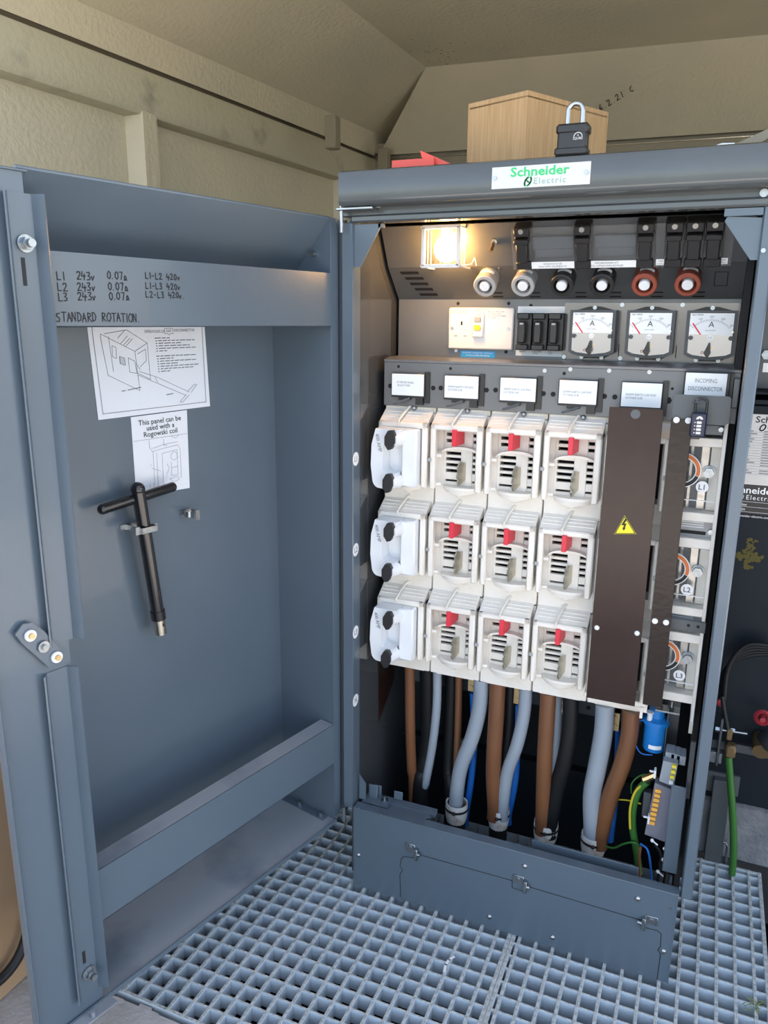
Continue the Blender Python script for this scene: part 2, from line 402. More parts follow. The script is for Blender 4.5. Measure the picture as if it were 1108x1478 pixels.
# corner gussets
m = MB(); m.pxz([(-.036, 1.648), (.026, 1.648), (.024, 1.640), (-.022, 1.561), (-.036, 1.561)], .036, .040)
m.box(.020, .030, .036, .05, 1.640, 1.648); gus = m.build('corner_gusset', 'paint', cab)
m = MB(); m.pxz([(.757, 1.632), (.700, 1.636), (.696, 1.628), (.745, 1.561), (.757, 1.561)], .036, .040); m.box(.694, .757, .030, .045, 1.636, 1.6485); m.build('corner_gusset', 'paint', cab)
m = MB(); q = atY(1102, 279, .032); m.cyl((q.x, .034, q.z), (q.x, .026, q.z), .007); m.cyl((q.x, .026, q.z), (q.x, .023, q.z), .0045, 6); m.build('bolt', 'steel', cab)
m = MB(); m.cyl((.764, .03, 1.576), (.764, .024, 1.576), .004, 10); m.build('bolt', 'steel', cab)
# top hinge on the header
m = MB(); a = atY(492, 303, .01); b = atY(563, 299, .01)
m.box(-.062, .022, .0, .034, 1.6735, 1.6785, .001); m.box(-.03, .028, .026, .036, 1.6785, 1.69); m.cyl((-.055, .012, 1.63), (-.055, .012, 1.69), .0045, 10); hinge = m.build('hinge', 'steel', cab)
m = MB(); m.cyl((-.054, .012, .195), (-.054, .012, .235), .0055, 10); m.build('hinge', 'steel', cab)
m = MB(); m.box(-.088, -.063, .046, .058, .2, 1.66); m.build('hinge_gap_strip', 'paint_dark', cab)  # dark strip added to close the bright gap between door and jamb
# round phase stickers on the left jamb's inner side
for txt, (px, py) in (('L1', (512, 663)), ('L2', (511, 795)), ('L3', (510, 915)), ('N', (509, 1015))):
    q = atX(px, py, -.0355); q.y = max(q.y, .044)
    m = MB(); m.lathe([(0, 0), (.016, 0), (.016, .0006), (0, .0006)], (-.036, q.y, q.z), (1, 0, 0), 20); s = m.build('phase_sticker', 'sticker', cab)
    text('lettering', txt, (-.0352, q.y, q.z-.006), (0, 1, 0), (0, 0, 1), .018, 'ink', s, 'CENTER')

# nameplate on the header
npl = MB(); npl.box(.279, .463, -.0216, -.0198, 1.694, 1.733, .0006)
plate = npl.build('nameplate', 'alu', header)
text('lettering', 'Schneider', (.3150, -.0221, 1.7145), (1, 0, 0), (0, 0, 1), .0225, 'green_ink', header, 'LEFT', 1.22, .022)
text('lettering', 'Electric', (.3595, -.0221, 1.6995), (1, 0, 0), (0, 0, 1), .0155, 'grey_ink', header, 'LEFT', 1.0, 0, 0, 1.25)
m = MB()
for sg in (1, -1):   # two hooked strokes of the round mark
    c = V((.3490, -.0221, 1.7045))
    m.strip([c+V((math.cos(t)*.0055+(.0028*math.sin(t)), 0, math.sin(t)*.0078)) for t in [math.pi*(.5 if sg > 0 else 1.5)+.25+i*math.pi*.82/9 for i in range(10)]], .0030, (0, 1, 0))
    m.strip([c+V((sg*.0045, 0, -sg*.0035)), c+V((-sg*.001, 0, sg*.0008))], .0024, (0, 1, 0))
m.build('round_mark', 'green_ink', header)
for x, z in ((.2855, 1.7135), (.456, 1.7145)):
    m = MB(); m.cyl((x, -.0215, z), (x, -.0245, z), .0042, 12); m.cyl((x, -.0245, z), (x, -.0252, z), .002, 8); m.build('rivet', 'steel', header)

# bottom cover plate with its flap, latches and screws
YB = .0215
bc = MB(); bc.box(-.029, .752, YB, YB+.0025, .001, .233, .0008); bc.box(-.031, .754, YB-.0012, YB+.026, .2325, .2365, .001)
bc.box(-.031, -.0285, YB-.001, YB+.02, .001, .233); bc.box(.751, .7535, YB-.001, YB+.02, .001, .233)
cover = bc.build('bottom_cover', 'paint', cab)
G = lambda px, py: atY(px, py, YB)
m = MB()
def groove(pts):
    m.strip([V((G(*p).x, YB-.0004, G(*p).z)) for p in pts], .0018, (0, 1, 0))
groove([(578, 1294), (577, 1262), (581, 1256), (577, 1250), (579, 1240), (582, 1236), (597, 1238)])
groove([(603, 1233), (739, 1271), (739, 1281), (757, 1287)])
groove([(760, 1279), (928, 1329)])
groove([(932, 1339), (948, 1343), (954, 1348), (953, 1366), (949, 1371), (953, 1377), (948, 1413)])
m.build('flap_outline', 'ink', cover)
def latch(px, py, sgn):
    q = G(px, py); mm = MB(); mm.box(q.x-.014, q.x+.013, YB-.003, YB, q.z-.010, q.z+.011, .001); mm.cyl((q.x, YB-.003, q.z+.001), (q.x, YB-.006, q.z+.001), .005, 10)
    x = q.x+sgn*.017; mm.box(x-.003, x+.005, YB-.012, YB, q.z-.026, q.z+.005, .001); mm.cyl((x+sgn*.002, YB-.008, q.z-.009), (x+sgn*.012, YB-.008, q.z-.008), .0042, 10)
    mm.build('latch', 'zinc', cover)
latch(592, 1223, 1); latch(748, 1269, 1); latch(940, 1328, -1)
for px, py in ((517, 1234), (757, 1250), (706, 1323), (797, 1353), (920, 1297), (957, 1373)):
    q = G(px, py); mm = MB(); mm.sphere((q.x, YB, q.z), .0064, 12, 6, (1, .7, 1)); mm.build('screw', 'steel', cover)
for px, py in ((518, 1166), (551, 1175), (597, 1189), (968, 1311)):
    q = G(px, py); mm = MB(); mm.cyl((q.x, YB, q.z), (q.x, YB-.002, q.z), .0028, 8); mm.build('rivet', 'steel', cover)
# folded plates behind the cover
m = MB(); q0 = atY(549, 1162, .075); m.box(-.012, .012, .075, .078, .18, .275, .001); m.pyz([(.075, .225), (.10, .225), (.10, .235), (.075, .235)], .0, .17); m.build('support_bracket', 'paint', cab)
m = MB(); m.box(-.02, .05, .05, .09, .2365, .2385); m.box(-.004, .018, .088, .0905, .238, .268, .001); m.pxy([(.03, .05), (.150, .05), (.165, .065), (.145, .085), (.03, .085)], .2305, .2325); m.box(.052, .076, .092, .0945, .238, .262, .001); m.build('support_bracket', 'paint', cab)
m = MB(); m.cyl((.033, .075, .239), (.033, .075, .242), .009, 14); m.cyl((.033, .075, .242), (.033, .075, .252), .0045, 10); m.build('bolt', 'zinc', cab)
m = MB(); m.box(.418, .665, .075, .078, .12, .238, .001); m.box(.418, .665, .0765, .10, .12, .125); m.build('cable_guard', 'paint', cab)
m = MB(); m.pxz([(-.030, .24), (-.030, .31), (-.012, .288), (-.012, .24)], .055, .057); m.build('side_tab', 'paint', cab)

# ------------------------------------------------------------------ the cabinet door, hinged on the left and swung open
A0 = atZ(482, 1177, .2); A0.z = 0
AN = math.radians(14.0)
DF = (A0, V((-math.sin(AN), -math.cos(AN), 0)), V((-math.cos(AN), math.sin(AN), 0)), V((0, 0, 1)))   # along, outward, up
def dw(a, d, z): o, x, y, zz = DF; return o+x*a+y*d+zz*z
DB, DT, DD, DW = .188, 1.662, .181, .812
m = MB(DF)
m.box(-.004, .684, DD, DD+.0025, DB, 1.478)                     # outer skin
m.box(-.004, -.0015, 0, DD, DB, 1.478)                        # hinge side return
door = m.build('door', 'paint', cab)
m = MB(DF); m.pyz([(0, DT), (.003, DT+.002), (DD+.0025, 1.480), (DD+.0025, 1.476), (DD, 1.476), (0, DT-.003)], -.004, .690); m.build('sloped_top', 'paint', door)
m = MB(DF); m.prism([(-.0038, 0, 1.478), (-.0038, DD, 1.478), (-.0038, .002, DT-.004), (-.0038, 0, DT-.004)], (.0022, 0, 0)); m.build('side_cheek', 'paint', door)
m = MB(DF); m.box(-.026, .0, -.001, .0012, DB+.006, DT, .0008); m.build('hinge_lip', 'paint', door)
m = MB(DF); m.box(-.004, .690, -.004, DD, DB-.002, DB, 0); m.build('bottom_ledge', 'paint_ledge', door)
m = MB(DF); m.box(-.004, DW-.05, -.006, -.004, DB-.008, DB+.003, 0); m.build('ledge_lip', 'paint', door)
m = MB(DF); m.box(.0, .022, .02, DD, DB, DB+.002); m.build('corner_plate', 'paint', door)
for d in (.036, .112):
    m = MB(DF); m.cyl((.012, d, DB+.002), (.012, d, DB+.012), .0055, 8); m.build('bolt', 'steel', door)
q = bpy  # keep linters quiet
m = MB(DF); m.cyl((-.001, .045, 1.59), (.008, .045, 1.59), .005, 8); m.build('bolt', 'steel', door)
def rail(z0, z1):
    mm = MB(DF); mm.box(.0, .690, -.002, .0, z0, z1); mm.box(.0, .690, -.002, .02, z0, z0+.002); rl = mm.build('cross_rail', 'paint', door); mm = MB(DF); mm.box(.0, .690, -.001, .042, z1-.002, z1); mm.build('rail_shelf', 'paint_ledge', door); return rl  # pale dusty shelf colour, also standing in for skylight on the rail top
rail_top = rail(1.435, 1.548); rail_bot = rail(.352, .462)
# lock-side flange with its edge
m = MB(DF); m.box(.682, DW, -.0012, .0012, DB, DT-.006, .0006); m.box(.680, .6825, -.001, DD, DB, 1.476); m.build('lock_flange', 'paint', door)
m = MB(DF); m.box(DW-.003, DW+.002, -.014, .002, DB-.004, DT-.01, .001); m.build('lock_edge', 'paint', door)
m = MB(DF); m.box(.675, DW, -.0045, .03, DT-.008, DT-.004, .001); m.build('top_cap', 'paint', door)
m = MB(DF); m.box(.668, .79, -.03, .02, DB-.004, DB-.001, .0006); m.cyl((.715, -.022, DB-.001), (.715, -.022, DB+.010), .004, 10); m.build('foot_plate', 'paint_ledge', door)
# sliding lock rods
m = MB(DF)
def channel(a0, a1, z0, z1, lean=0):
    m.prism([(a0, -.002, z0), (a0-.009, -.020, z0), (a0-.0065, -.021, z0), (a0+.003, -.003, z0), (a1-.003, -.003, z0), (a1+.006, -.015, z0), (a1+.0085, -.014, z0), (a1, -.001, z0)], (lean, 0, z1-z0))
PD = lambda px, py, d=-.002: None
def on_door(px, py, d=-.003):
    n = DF[2]; r = ray(px, py); t = (DF[0].dot(n)+d-CAM.dot(n))/r.dot(n); p = CAM+r*t; w = p-DF[0]
    return (w.dot(DF[1]), d, p.z)
aT = on_door(38, 300); aM = on_door(60, 880); aB = on_door(115, 1400)
channel(.670, .712, .925, 1.625); rod1 = m.build('lock_rod', 'paint', door)
m = MB(DF); channel(.686, .728, .222, .880); m.build('lock_rod', 'paint', door)
for z, a in ((1.555, .690), (.268, .706)):
    m = MB(DF); m.cyl((a, -.003, z), (a, -.007, z), .013, 16); m.cyl((a, -.007, z), (a, -.016, z), .0095, 6); m.cyl((a, -.016, z), (a, -.025, z), .0062, 12); m.build('bolt', 'zinc', door)
m = MB(DF); m.box(.692, .698, -.0036, -.003, 1.495, 1.535); m.build('slot', 'ink', door)
m = MB(DF); m.box(.708, .714, -.0036, -.003, .292, .318); m.build('slot', 'ink', door)
# cam plate in the middle joining the rods
cpt = [on_door(*p, -.012) for p in ((22, 916), (33, 901), (46, 899), (64, 911), (89, 940), (91, 952), (77, 963), (71, 964), (58, 952), (33, 930))]
m = MB(DF); m.prism(cpt, (0, .004, 0)); m.build('cam_plate', 'paint', door)
for (px, py), r, mt in (((43, 917), .0095, 'white_clean'), ((62, 933), .0098, 'zinc'), ((81, 948), .0095, 'white_clean')):
    a, d, z = on_door(px, py, -.013); m = MB(DF); m.cyl((a, d, z), (a, d-.004, z), r, 16); m.build('washer', mt, door)
    m = MB(DF); m.cyl((a, d-.004, z), (a, d-.009, z), r*.5, 10); m.build('bolt', 'brass' if mt == 'white_clean' else 'zinc', door)

# ---- handwriting in black marker
GL = {'L': [[(0, 1), (.02, 0), (.5, .03)]], '1': [[(.2, 1), (.22, 0)]], '2': [[(0, .8), (.15, 1), (.45, .95), (.45, .65), (.05, .02), (.6, .05)]],
 '3': [[(.02, .95), (.4, 1), (.45, .8), (.2, .55), (.5, .35), (.42, .05), (0, .02)]], '4': [[(.1, 1), (0, .4), (.6, .42)], [(.4, .7), (.36, -.1)]],
 '0': [[(.25, 1), (.03, .7), (.05, .2), (.3, 0), (.5, .3), (.48, .8), (.25, 1)]], '7': [[(0, .97), (.5, 1), (.25, 0)]], 'v': [[(0, .5), (.15, 0), (.4, .55)]],
 '.': [[(.05, .02), (.09, .0)]], '-': [[(.05, .45), (.45, .47)]], 'O': [[(.25, 1), (.0, .6), (.08, .1), (.35, 0), (.58, .4), (.5, .9), (.25, 1)]],
 'Q': [[(0, .0), (.18, .02), (.05, .3), (.2, .6), (.4, .3), (.28, .02), (.5, .02)]], 'S': [[(.45, .95), (.1, .9), (.1, .6), (.4, .4), (.35, .05), (0, .05)]],
 'T': [[(0, 1), (.6, 1)], [(.3, 1), (.28, 0)]], 'A': [[(0, 0), (.25, 1), (.5, 0)], [(.1, .4), (.42, .4)]], 'N': [[(0, 0), (.03, 1), (.42, .02), (.45, 1)]],
 'D': [[(.05, 1), (.05, 0), (.4, .15), (.5, .6), (.3, .95), (0, 1)]], 'R': [[(.05, 0), (.05, 1), (.4, .9), (.38, .6), (.08, .5), (.5, 0)]], 'I': [[(.15, 1), (.15, 0)]],
 '6': [[(.4, 1), (.1, .5), (.1, .1), (.4, .05), (.42, .4), (.12, .4)]], 'C': [[(.45, .95), (.1, .75), (.05, .2), (.3, 0), (.5, .12)]], ' ': []}
def write(mb, txt, place, size, wd, nrm, adv=.78, slant=0.):
    x = 0
    for ch in txt:
        j = (random.uniform(-.04, .04), random.uniform(-.05, .05))
        for st in GL[ch]: mb.strip([place((x+(p[0]+slant*p[1]+j[0])*size), (p[1]+j[1])*size) for p in st], wd, nrm)
        x += size*(adv if ch not in '1.I' else adv*.62)
    return x
m = MB()
def line(px, py, txt, s=.0118, adv=.74):
    a, d, z = on_door(px, py, -.0026)
    write(m, txt, lambda u, v: dw(a-u, -.0026, z+v), s, .0017, DF[2], adv)
for i, (y, t1, t2, t3, t4) in enumerate(((404, 'L1', '243v', '0.07Q', 'L1-L2 420v'), (420, 'L2', '243v', '0.07Q', 'L1-L3 420v'), (434, 'L3', '243v', '0.07Q', 'L2-L3 420v.'))):
    line(83+i, y, t1); line(111+i, y-1, t2); line(155+i*1.5, y-1.5, t3); line(210+i*.5, y-2-i*1.5, t4, .0098, .80)
line(82, 464, 'STANDARD ROTATION.', .0135, .66)
m.build('handwriting', 'ink', door, kind='stuff')

# ------------------------------------------------------------------ papers on the door
DS = DD-.0012
def skin(px, py, d=DS):
    a, dd, z = on_door(px, py, d); return a, z
def paper(name, corners, label):
    mm = MB(DF); mm.prism([(a, DS, z) for a, z in corners], (0, .0008, 0)); return mm.build(name, 'paper', None, label, 'notice')
c1 = [(.478, 1.466), (.182, 1.466), (.198, 1.262), (.475, 1.2585)]
c1 = [(.4835, 1.470), (.2045, 1.470), (.198, 1.263), (.4745, 1.259)]
sheet = paper('instruction_sheet', c1, 'white instruction sheet with a line drawing taped under the door\'s upper rail')
def sx(u, v, c=c1):   # u 0..1 left to right as seen, v 0..1 bottom to top
    b0 = V((*c[3], 0)); b1 = V((*c[2], 0)); t0 = V((*c[0], 0)); t1 = V((*c[1], 0))
    p = (b0*(1-u)+b1*u)*(1-v)+(t0*(1-u)+t1*u)*v; return dw(p.x, DS-.0008, p.y)
m = MB(); nr = DF[2]
def ln(pts, w=.0011, c=c1): m.strip([sx(u, v, c) for u, v in pts], w, nr)
ln([(.03, 1), (.04, .05), (.96, .05), (.975, 1)])
for pts in ([(.09, .86), (.115, .48), (.36, .28), (.35, .73), (.09, .93), (.09, .86)], [(.35, .73), (.46, .82), (.46, .40), (.36, .48)], [(.46, .82), (.30, .97), (.12, .93)],
            [(.15, .9), (.16, .52)], [(.17, .80), (.165, .68), (.195, .66), (.20, .78), (.17, .80)], [(.29, .66), (.29, .50), (.35, .48), (.34, .62), (.29, .66)], [(.35, .6), (.38, .52)],
            [(.24, .82), (.30, .90)], [(.26, .80), (.32, .88)], [(.28, .79), (.34, .87)], [(.22, .88), (.28, .96)], [(.37, .50), (.52, .42), (.80, .21)], [(.36, .46), (.50, .36), (.77, .17)], [(.50, .42), (.52, .36)],
            [(.79, .22), (.86, .30), (.88, .29), (.82, .20)], [(.77, .18), (.71, .10), (.73, .09), (.80, .17)], [(.38, .55), (.44, .62), (.44, .75), (.37, .70)], [(.22, .68), (.22, .60), (.26, .58), (.26, .66), (.22, .68)]): ln([(u_, v_*.82) for u_, v_ in pts], .0009)
for k in range(4): ln([(.225+k*.011, .55-k*.005), (.225+k*.011, .49-k*.005)], .0008)
m.build('drawing', 'ink_grey', sheet)
m = MB()
for i, (x0, x1) in enumerate(((.53, .66), (.56, .89), (.56, .76), (.56, .84), (.56, .91), (.56, .64), (0, 0), (.53, .89), (.56, .68), (.56, .89), (.56, .72), (.56, .91), (.56, .86), (.56, .64))):
    v = .715-i*.0245
    x = x0
    while x < x1-.005:
        wl_ = random.uniform(.02, .06); ln([(x, v), (min(x+wl_, x1), v+.002)], .0017); x += wl_+.012
    if x0 == .56: ln([(.535, v), (.545, v)], .0017)
ln([(.21, .24), (.24, .243)], .0017); ln([(.26, .245), (.37, .26)], .0017); ln([(.59, .165), (.65, .172)], .0017)
m.build('small_print', 'ink_grey', sheet, kind='stuff')
rv = (sx(1, .9)-sx(0, .9)).normalized(); uv = (sx(.5, 1)-sx(.5, 0)).normalized()
text('lettering', 'OPERATION OF', sx(.445, .765), rv, uv, .0082, 'ink_grey', sheet, 'LEFT', .84)
text('lettering', 'DISCONNECTOR', sx(.705, .775), rv, uv, .0082, 'ink_grey', sheet, 'LEFT', .84)
text('lettering', 'SAIF', sx(.636, .769), rv, uv, .0072, 'ink_grey', sheet, 'LEFT', .9)
m = MB(); ln([(.622, .755), (.622, .805), (.695, .805), (.695, .755), (.67, .755), (.66, .741), (.65, .755), (.622, .755)], .0009); m.build('title_box', 'ink_grey', sheet)
c2 = [(.4065, 1.2525), (.257, 1.262), (.2635, 1.090), (.4025, 1.102)]
c2 = [(.4020, 1.2575), (.2620, 1.2600), (.2655, 1.0905), (.4020, 1.0950)]
note = paper('notice_sheet', c2, 'narrow white notice with three large text lines below the instruction sheet')
rv2 = (sx(1, .9, c2)-sx(0, .9, c2)).normalized()
for s_, v in (('This panel can be', .885), ('used with a', .81), ('Rogowski coil', .735)): text('lettering', s_, sx(.5, v, c2), rv2, uv, .0152, 'ink', note, 'CENTER', 1.0, .006)
m = MB(); L2 = lambda pts, w=.0007: ln(pts, w, c2)
L2([(.02, .70), (.98, .705)])
for pts in ([(.28, .69), (.28, .60), (.34, .53), (.34, .08)], [(.40, .52), (.40, .08)], [(.34, .54), (.52, .56), (.80, .58), (.84, .52), (.84, .15)], [(.34, .58), (.54, .61), (.80, .62)], [(.54, .68), (.54, .6), (.60, .59)], [(.50, .50), (.50, .10)], [(.50, .50), (.78, .52), (.78, .2)],
            [(.66, .46), (.70, .50), (.76, .49), (.79, .43), (.72, .39), (.66, .42), (.66, .46)], [(.66, .38), (.66, .2), (.78, .2)], [(.66, .30), (.78, .31)], [(.58, .36), (.62, .30), (.58, .24)], [(.30, .33), (.46, .28)], [(.30, .38), (.28, .36)], [(.25, .14), (.25, .05)], [(.32, .14), (.32, .05)], [(.62, .16), (.76, .18), (.80, .14), (.70, .11), (.62, .16)], [(.68, .70), (.76, .67), (.82, .70)]): L2(pts)
m.build('drawing', 'ink_soft', note)

# ------------------------------------------------------------------ T handle held by a spring clip on the door
def hd_(px, py, d): a, dd, z = on_door(px, py, d); return V((a, d, z))
th = thing('tee_handle', dw(.37, .15, .78), 'black T-shaped operating handle clipped to the inside of the door', 'handle')
b0, b1 = hd_(148, 735, .148), hd_(248, 703, .148)
m = MB(DF); m.tube([b0, b0.lerp(b1, .5), b1], .0105, 12); m.sphere(b0, .0105); m.sphere(b1, .0105); m.build('crossbar', 'black_enamel', th)
s0, s1 = hd_(199, 706, .140), hd_(229, 893, .145)
m = MB(DF); m.tube([s0, s0.lerp(s1, .5), s1], .0135, 14); m.sphere(s0, .0145); m.tube([s0.lerp(s1, .93), s1], .0155, 12); m.build('shaft', 'black_enamel', th)
e = hd_(232, 914, .146); m = MB(DF); m.tube([s1, e], .0125, 14); m.build('socket_end', 'tin', th)
hh = s1.lerp(e, .35); m = MB(DF); m.cyl(hh+V((0, -.0118, 0)), hh+V((-.003, -.0135, 0)), .003, 8); m.build('pin_hole', 'ink', th)
def spring_clip(px, py, label, d, wide=.022):
    t = hd_(px, py, d); mm = MB(DF); r = .0155
    pts = [(t.x+r*math.cos(q), d+.0+r*math.sin(q), t.z) for q in [math.radians(x) for x in range(-200, 21, 20)]]
    for k in range(len(pts)-1):
        a_, b_ = pts[k], pts[k+1]; mm.add([(a_[0], a_[1], a_[2]-.005), (b_[0], b_[1], b_[2]-.005), (b_[0], b_[1], b_[2]+.005), (a_[0], a_[1], a_[2]+.005)], [(0, 1, 2, 3)], True)
    return mm, t
mm = MB(DF); cpos = s0.lerp(s1, .29); a_, z_ = cpos.x, cpos.z
mm.box(a_-.030, a_+.030, DD-.003, DD, z_-.006, z_+.006); mm.box(a_-.019, a_+.018, .1235, .1255, z_-.006, z_+.006, .0004); mm.box(a_+.016, a_+.018, .1235, DD, z_-.006, z_+.006); mm.box(a_-.019, a_-.017, .1235, DD, z_-.006, z_+.006)
mm.box(a_+.018, a_+.028, .130, .134, z_-.007, z_+.009); mm.box(a_-.028, a_-.018, .135, .139, z_-.006, z_+.006)
mm.build('spring_clip', 'zinc', None, 'zinc spring clip gripping the shaft of the T-shaped handle', 'clip', 'spring clips on the door')
q = on_door(275, 741, DD-.02); a_, z_ = q[0], q[2]; mm = MB(DF)
pts = [(a_+.013*math.cos(math.radians(t)), DD-.018+.013*math.sin(math.radians(t))) for t in range(-60, 241, 25)]
for p1_, p2_ in zip(pts[:-1], pts[1:]): mm.add([(p1_[0], p1_[1], z_-.006), (p2_[0], p2_[1], z_-.006), (p2_[0], p2_[1], z_+.006), (p1_[0], p1_[1], z_+.006)], [(0, 1, 2, 3)], True)
mm.box(pts[0][0], pts[0][0]+.0015, DD-.042, pts[0][1], z_-.006, z_+.006); mm.box(pts[-1][0]-.001, pts[-1][0]+.010, pts[-1][1]-.012, pts[-1][1]-.010, z_-.012, z_+.010); mm.box(a_-.014, a_+.014, DD-.004, DD-.001, z_-.007, z_+.007)
mm.build('spring_clip', 'zinc', None, 'empty zinc spring clip on the door right of the T-shaped handle', 'clip', 'spring clips on the door')

# ------------------------------------------------------------------ upper equipment panels inside the cabinet
# profile of the panel : overhanging lamp panel, slanted panel, upright meter panel
UPF = [(.158, 1.655), (.205, 1.570), (.274, 1.500)]
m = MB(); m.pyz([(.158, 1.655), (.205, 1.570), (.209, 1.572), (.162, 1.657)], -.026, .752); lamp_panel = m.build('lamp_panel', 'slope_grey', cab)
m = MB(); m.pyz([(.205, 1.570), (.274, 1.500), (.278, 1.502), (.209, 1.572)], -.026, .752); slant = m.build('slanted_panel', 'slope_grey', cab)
m = MB(); m.box(-.026, .752, .275, .28, 1.36, 1.501); mpanel = m.build('meter_panel', 'panel_grey', cab)
m = MB(); m.box(.38, .745, .2735, .2750, 1.368, 1.492); m.build('meter_backplate', 'panel_shiny', cab)
SL = V((0, -.712, -.702))                      # outward normal of the slanted panel
SLF = lambda x, t, off=.0005: V((x, .205+.069*t, 1.570-.070*t)) + SL*off
UPN = V((0, -.875, -.484))
UPL = lambda x, t, off=.0005: V((x, .158+.047*t, 1.655-.085*t)) + UPN*off
# louvre slots on the slanted panel
for k in range(5):
    t = .16+k*.17; x0 = .0+.008*k; mm = MB(); a_, b_ = SLF(x0, t), SLF(x0+.045, t); dz = V((0, .069, -.070)).normalized()*.0038
    mm.prism([a_-dz, b_-dz, b_+dz+V((.002, 0, 0)), a_+dz+V((.002, 0, 0))], SL*.0004); mm.build('louvre', 'void', slant)
for (px, py) in ((718, 421), (772, 423), (838, 424), (888, 424), (948, 424), (1008, 424)):
    for dt in (0, .12):
        q = atY(px, py, .262); mm = MB(); a_ = SLF(q.x-.012, .80+dt); b_ = SLF(q.x+.012, .80+dt); dz = V((0, .069, -.070)).normalized()*.0016
        mm.prism([a_-dz, b_-dz, b_+dz, a_+dz], SL*.0004); mm.build('louvre', 'void', slant)
m = MB(); c_ = [SLF(x, t, .0012) for x, t in ((.688, .25), (.712, .25), (.712, .62), (.688, .62))]; m.strip(c_+[c_[0]], .0016, SL); m.build('knockout', 'ink', slant)
# fuse cut-outs along the top, behind a clear cover
def hang(px, label):
    q = atY(px, 350, .165); x = q.x; t = thing('fuse_cutout', (x, .165, 1.565), label, 'fuse holder', 'black fuse cut-outs along the top of the cabinet')
    fr = (UPL(x, 0, 0), V((1, 0, 0)), UPN, V((0, .047, -.085)).normalized())
    mm = MB(fr); mm.box(-.018, .018, .0, .022, -.0, .094, .002); mm.box(-.0165, .0165, .02, .034, -.0, .020, .002); mm.box(-.0165, .0165, .02, .030, .076, .094, .002); mm.build('base', 'black_plastic', t)
    mm = MB(fr); mm.box(-.0125, .0125, .018, .040, .026, .074, .0025); mm.box(-.0155, .0155, .02, .0425, .022, .034, .002); mm.build('carrier', 'black_plastic', t)
    mm = MB(fr); mm.cyl((0, .030, .006), (0, .038, .006), .0055, 10); mm.build('terminal_screw', 'tin', t)
    return t
hn = ['black fuse cut-out hanging right beside the toggle switch', 'black fuse cut-out between the two white warning strips', 'black fuse cut-out standing alone right of the second warning strip', 'left one of the three adjoining fuse cut-outs at top right', 'middle one of the three adjoining fuse cut-outs at top right', 'rightmost fuse cut-out, beside the right corner gusset']
for px, l in zip((756, 842, 932, 973, 1002, 1030), hn): hang(px, l)
def flatlabel(name, pts, matn, label, cat, group=None, off=.0004):
    mm = MB(); n = (V(pts[1])-V(pts[0])).cross(V(pts[3])-V(pts[0])).normalized(); n = n if n.y < 0 else -n
    mm.prism(pts, n*off); return mm.build(name, matn, None, label, cat, group)
def strip_label(px0, px1, t0, t1, label, lines, off):
    x0, x1 = atY(px0, 378, .17).x, atY(px1, 378, .17).x
    o = flatlabel('warning_strip', [UPL(x0, t1, off), UPL(x1, t1, off), UPL(x1, t0, off), UPL(x0, t0, off)], 'label_white', label, 'label', 'warning strips')
    rx = V((1, 0, 0)); u = V((0, -.047, .085)).normalized()
    for k, tx in enumerate(lines): text('lettering', tx, UPL((x0+x1)/2, t0+(t1-t0)*(.42+.4*k), off+.001), rx, u, .0055, 'ink_grey', o, 'CENTER', .8)
strip_label(766, 828, .80, .955, 'white warning strip with two text lines left of the second cut-out', ('GENERATOR IN USE', 'DUAL SUPPLY EQUIPMENT WI'), .026)
strip_label(832, 919, .80, .955, 'white warning strip with two text lines between the second and third cut-outs', ('PORTABLE BUSBAR KITS', 'DUAL SUPPLIES WHEN INSTALLED'), .026)
for k, (px, sn) in enumerate(((954, 'left of'), (1044, 'right of'))):
    x = atY(px, 373, .17).x; o = flatlabel('circuit_label', [UPL(x-.010, .93, .024), UPL(x+.008, .93, .024), UPL(x+.008, .80, .024), UPL(x-.010, .80, .024)], 'label_white', 'tiny white circuit label just %s the three adjoining cut-outs' % sn, 'label', 'tiny circuit labels')
    text('lettering', 'TRIP', UPL(x-.001, .86, .025), (1, 0, 0), V((0, -.047, .085)), .0055, 'ink_grey', o, 'CENTER'); text('lettering', 'SUPPLY', UPL(x-.001, .915, .025), (1, 0, 0), V((0, -.047, .085)), .0045, 'ink_grey', o, 'CENTER')
m = MB(); xa, xb = atY(739, 350, .16).x, atY(1058, 350, .16).x
fr = (UPL(0, 0, 0), V((1, 0, 0)), UPN, V((0, .047, -.085)).normalized())
m = MB(fr); m.box(xa, xb, .0225, .024, .004, .095); m.build('clear_cover', 'acrylic', None, 'clear acrylic cover across the upper row of fuse cut-outs', 'cover')
m = MB(fr)
for x0, x1 in ((atY(768, 350, .17).x, atY(828, 350, .17).x), (atY(858, 350, .17).x, atY(918, 350, .17).x)): m.box(x0, x1, .001, .012, .030, .056, .001); m.box(x0+.004, x1, .001, .006, .056, .078, .001)
m.build('busbar_cover', 'paint_dark', lamp_panel)
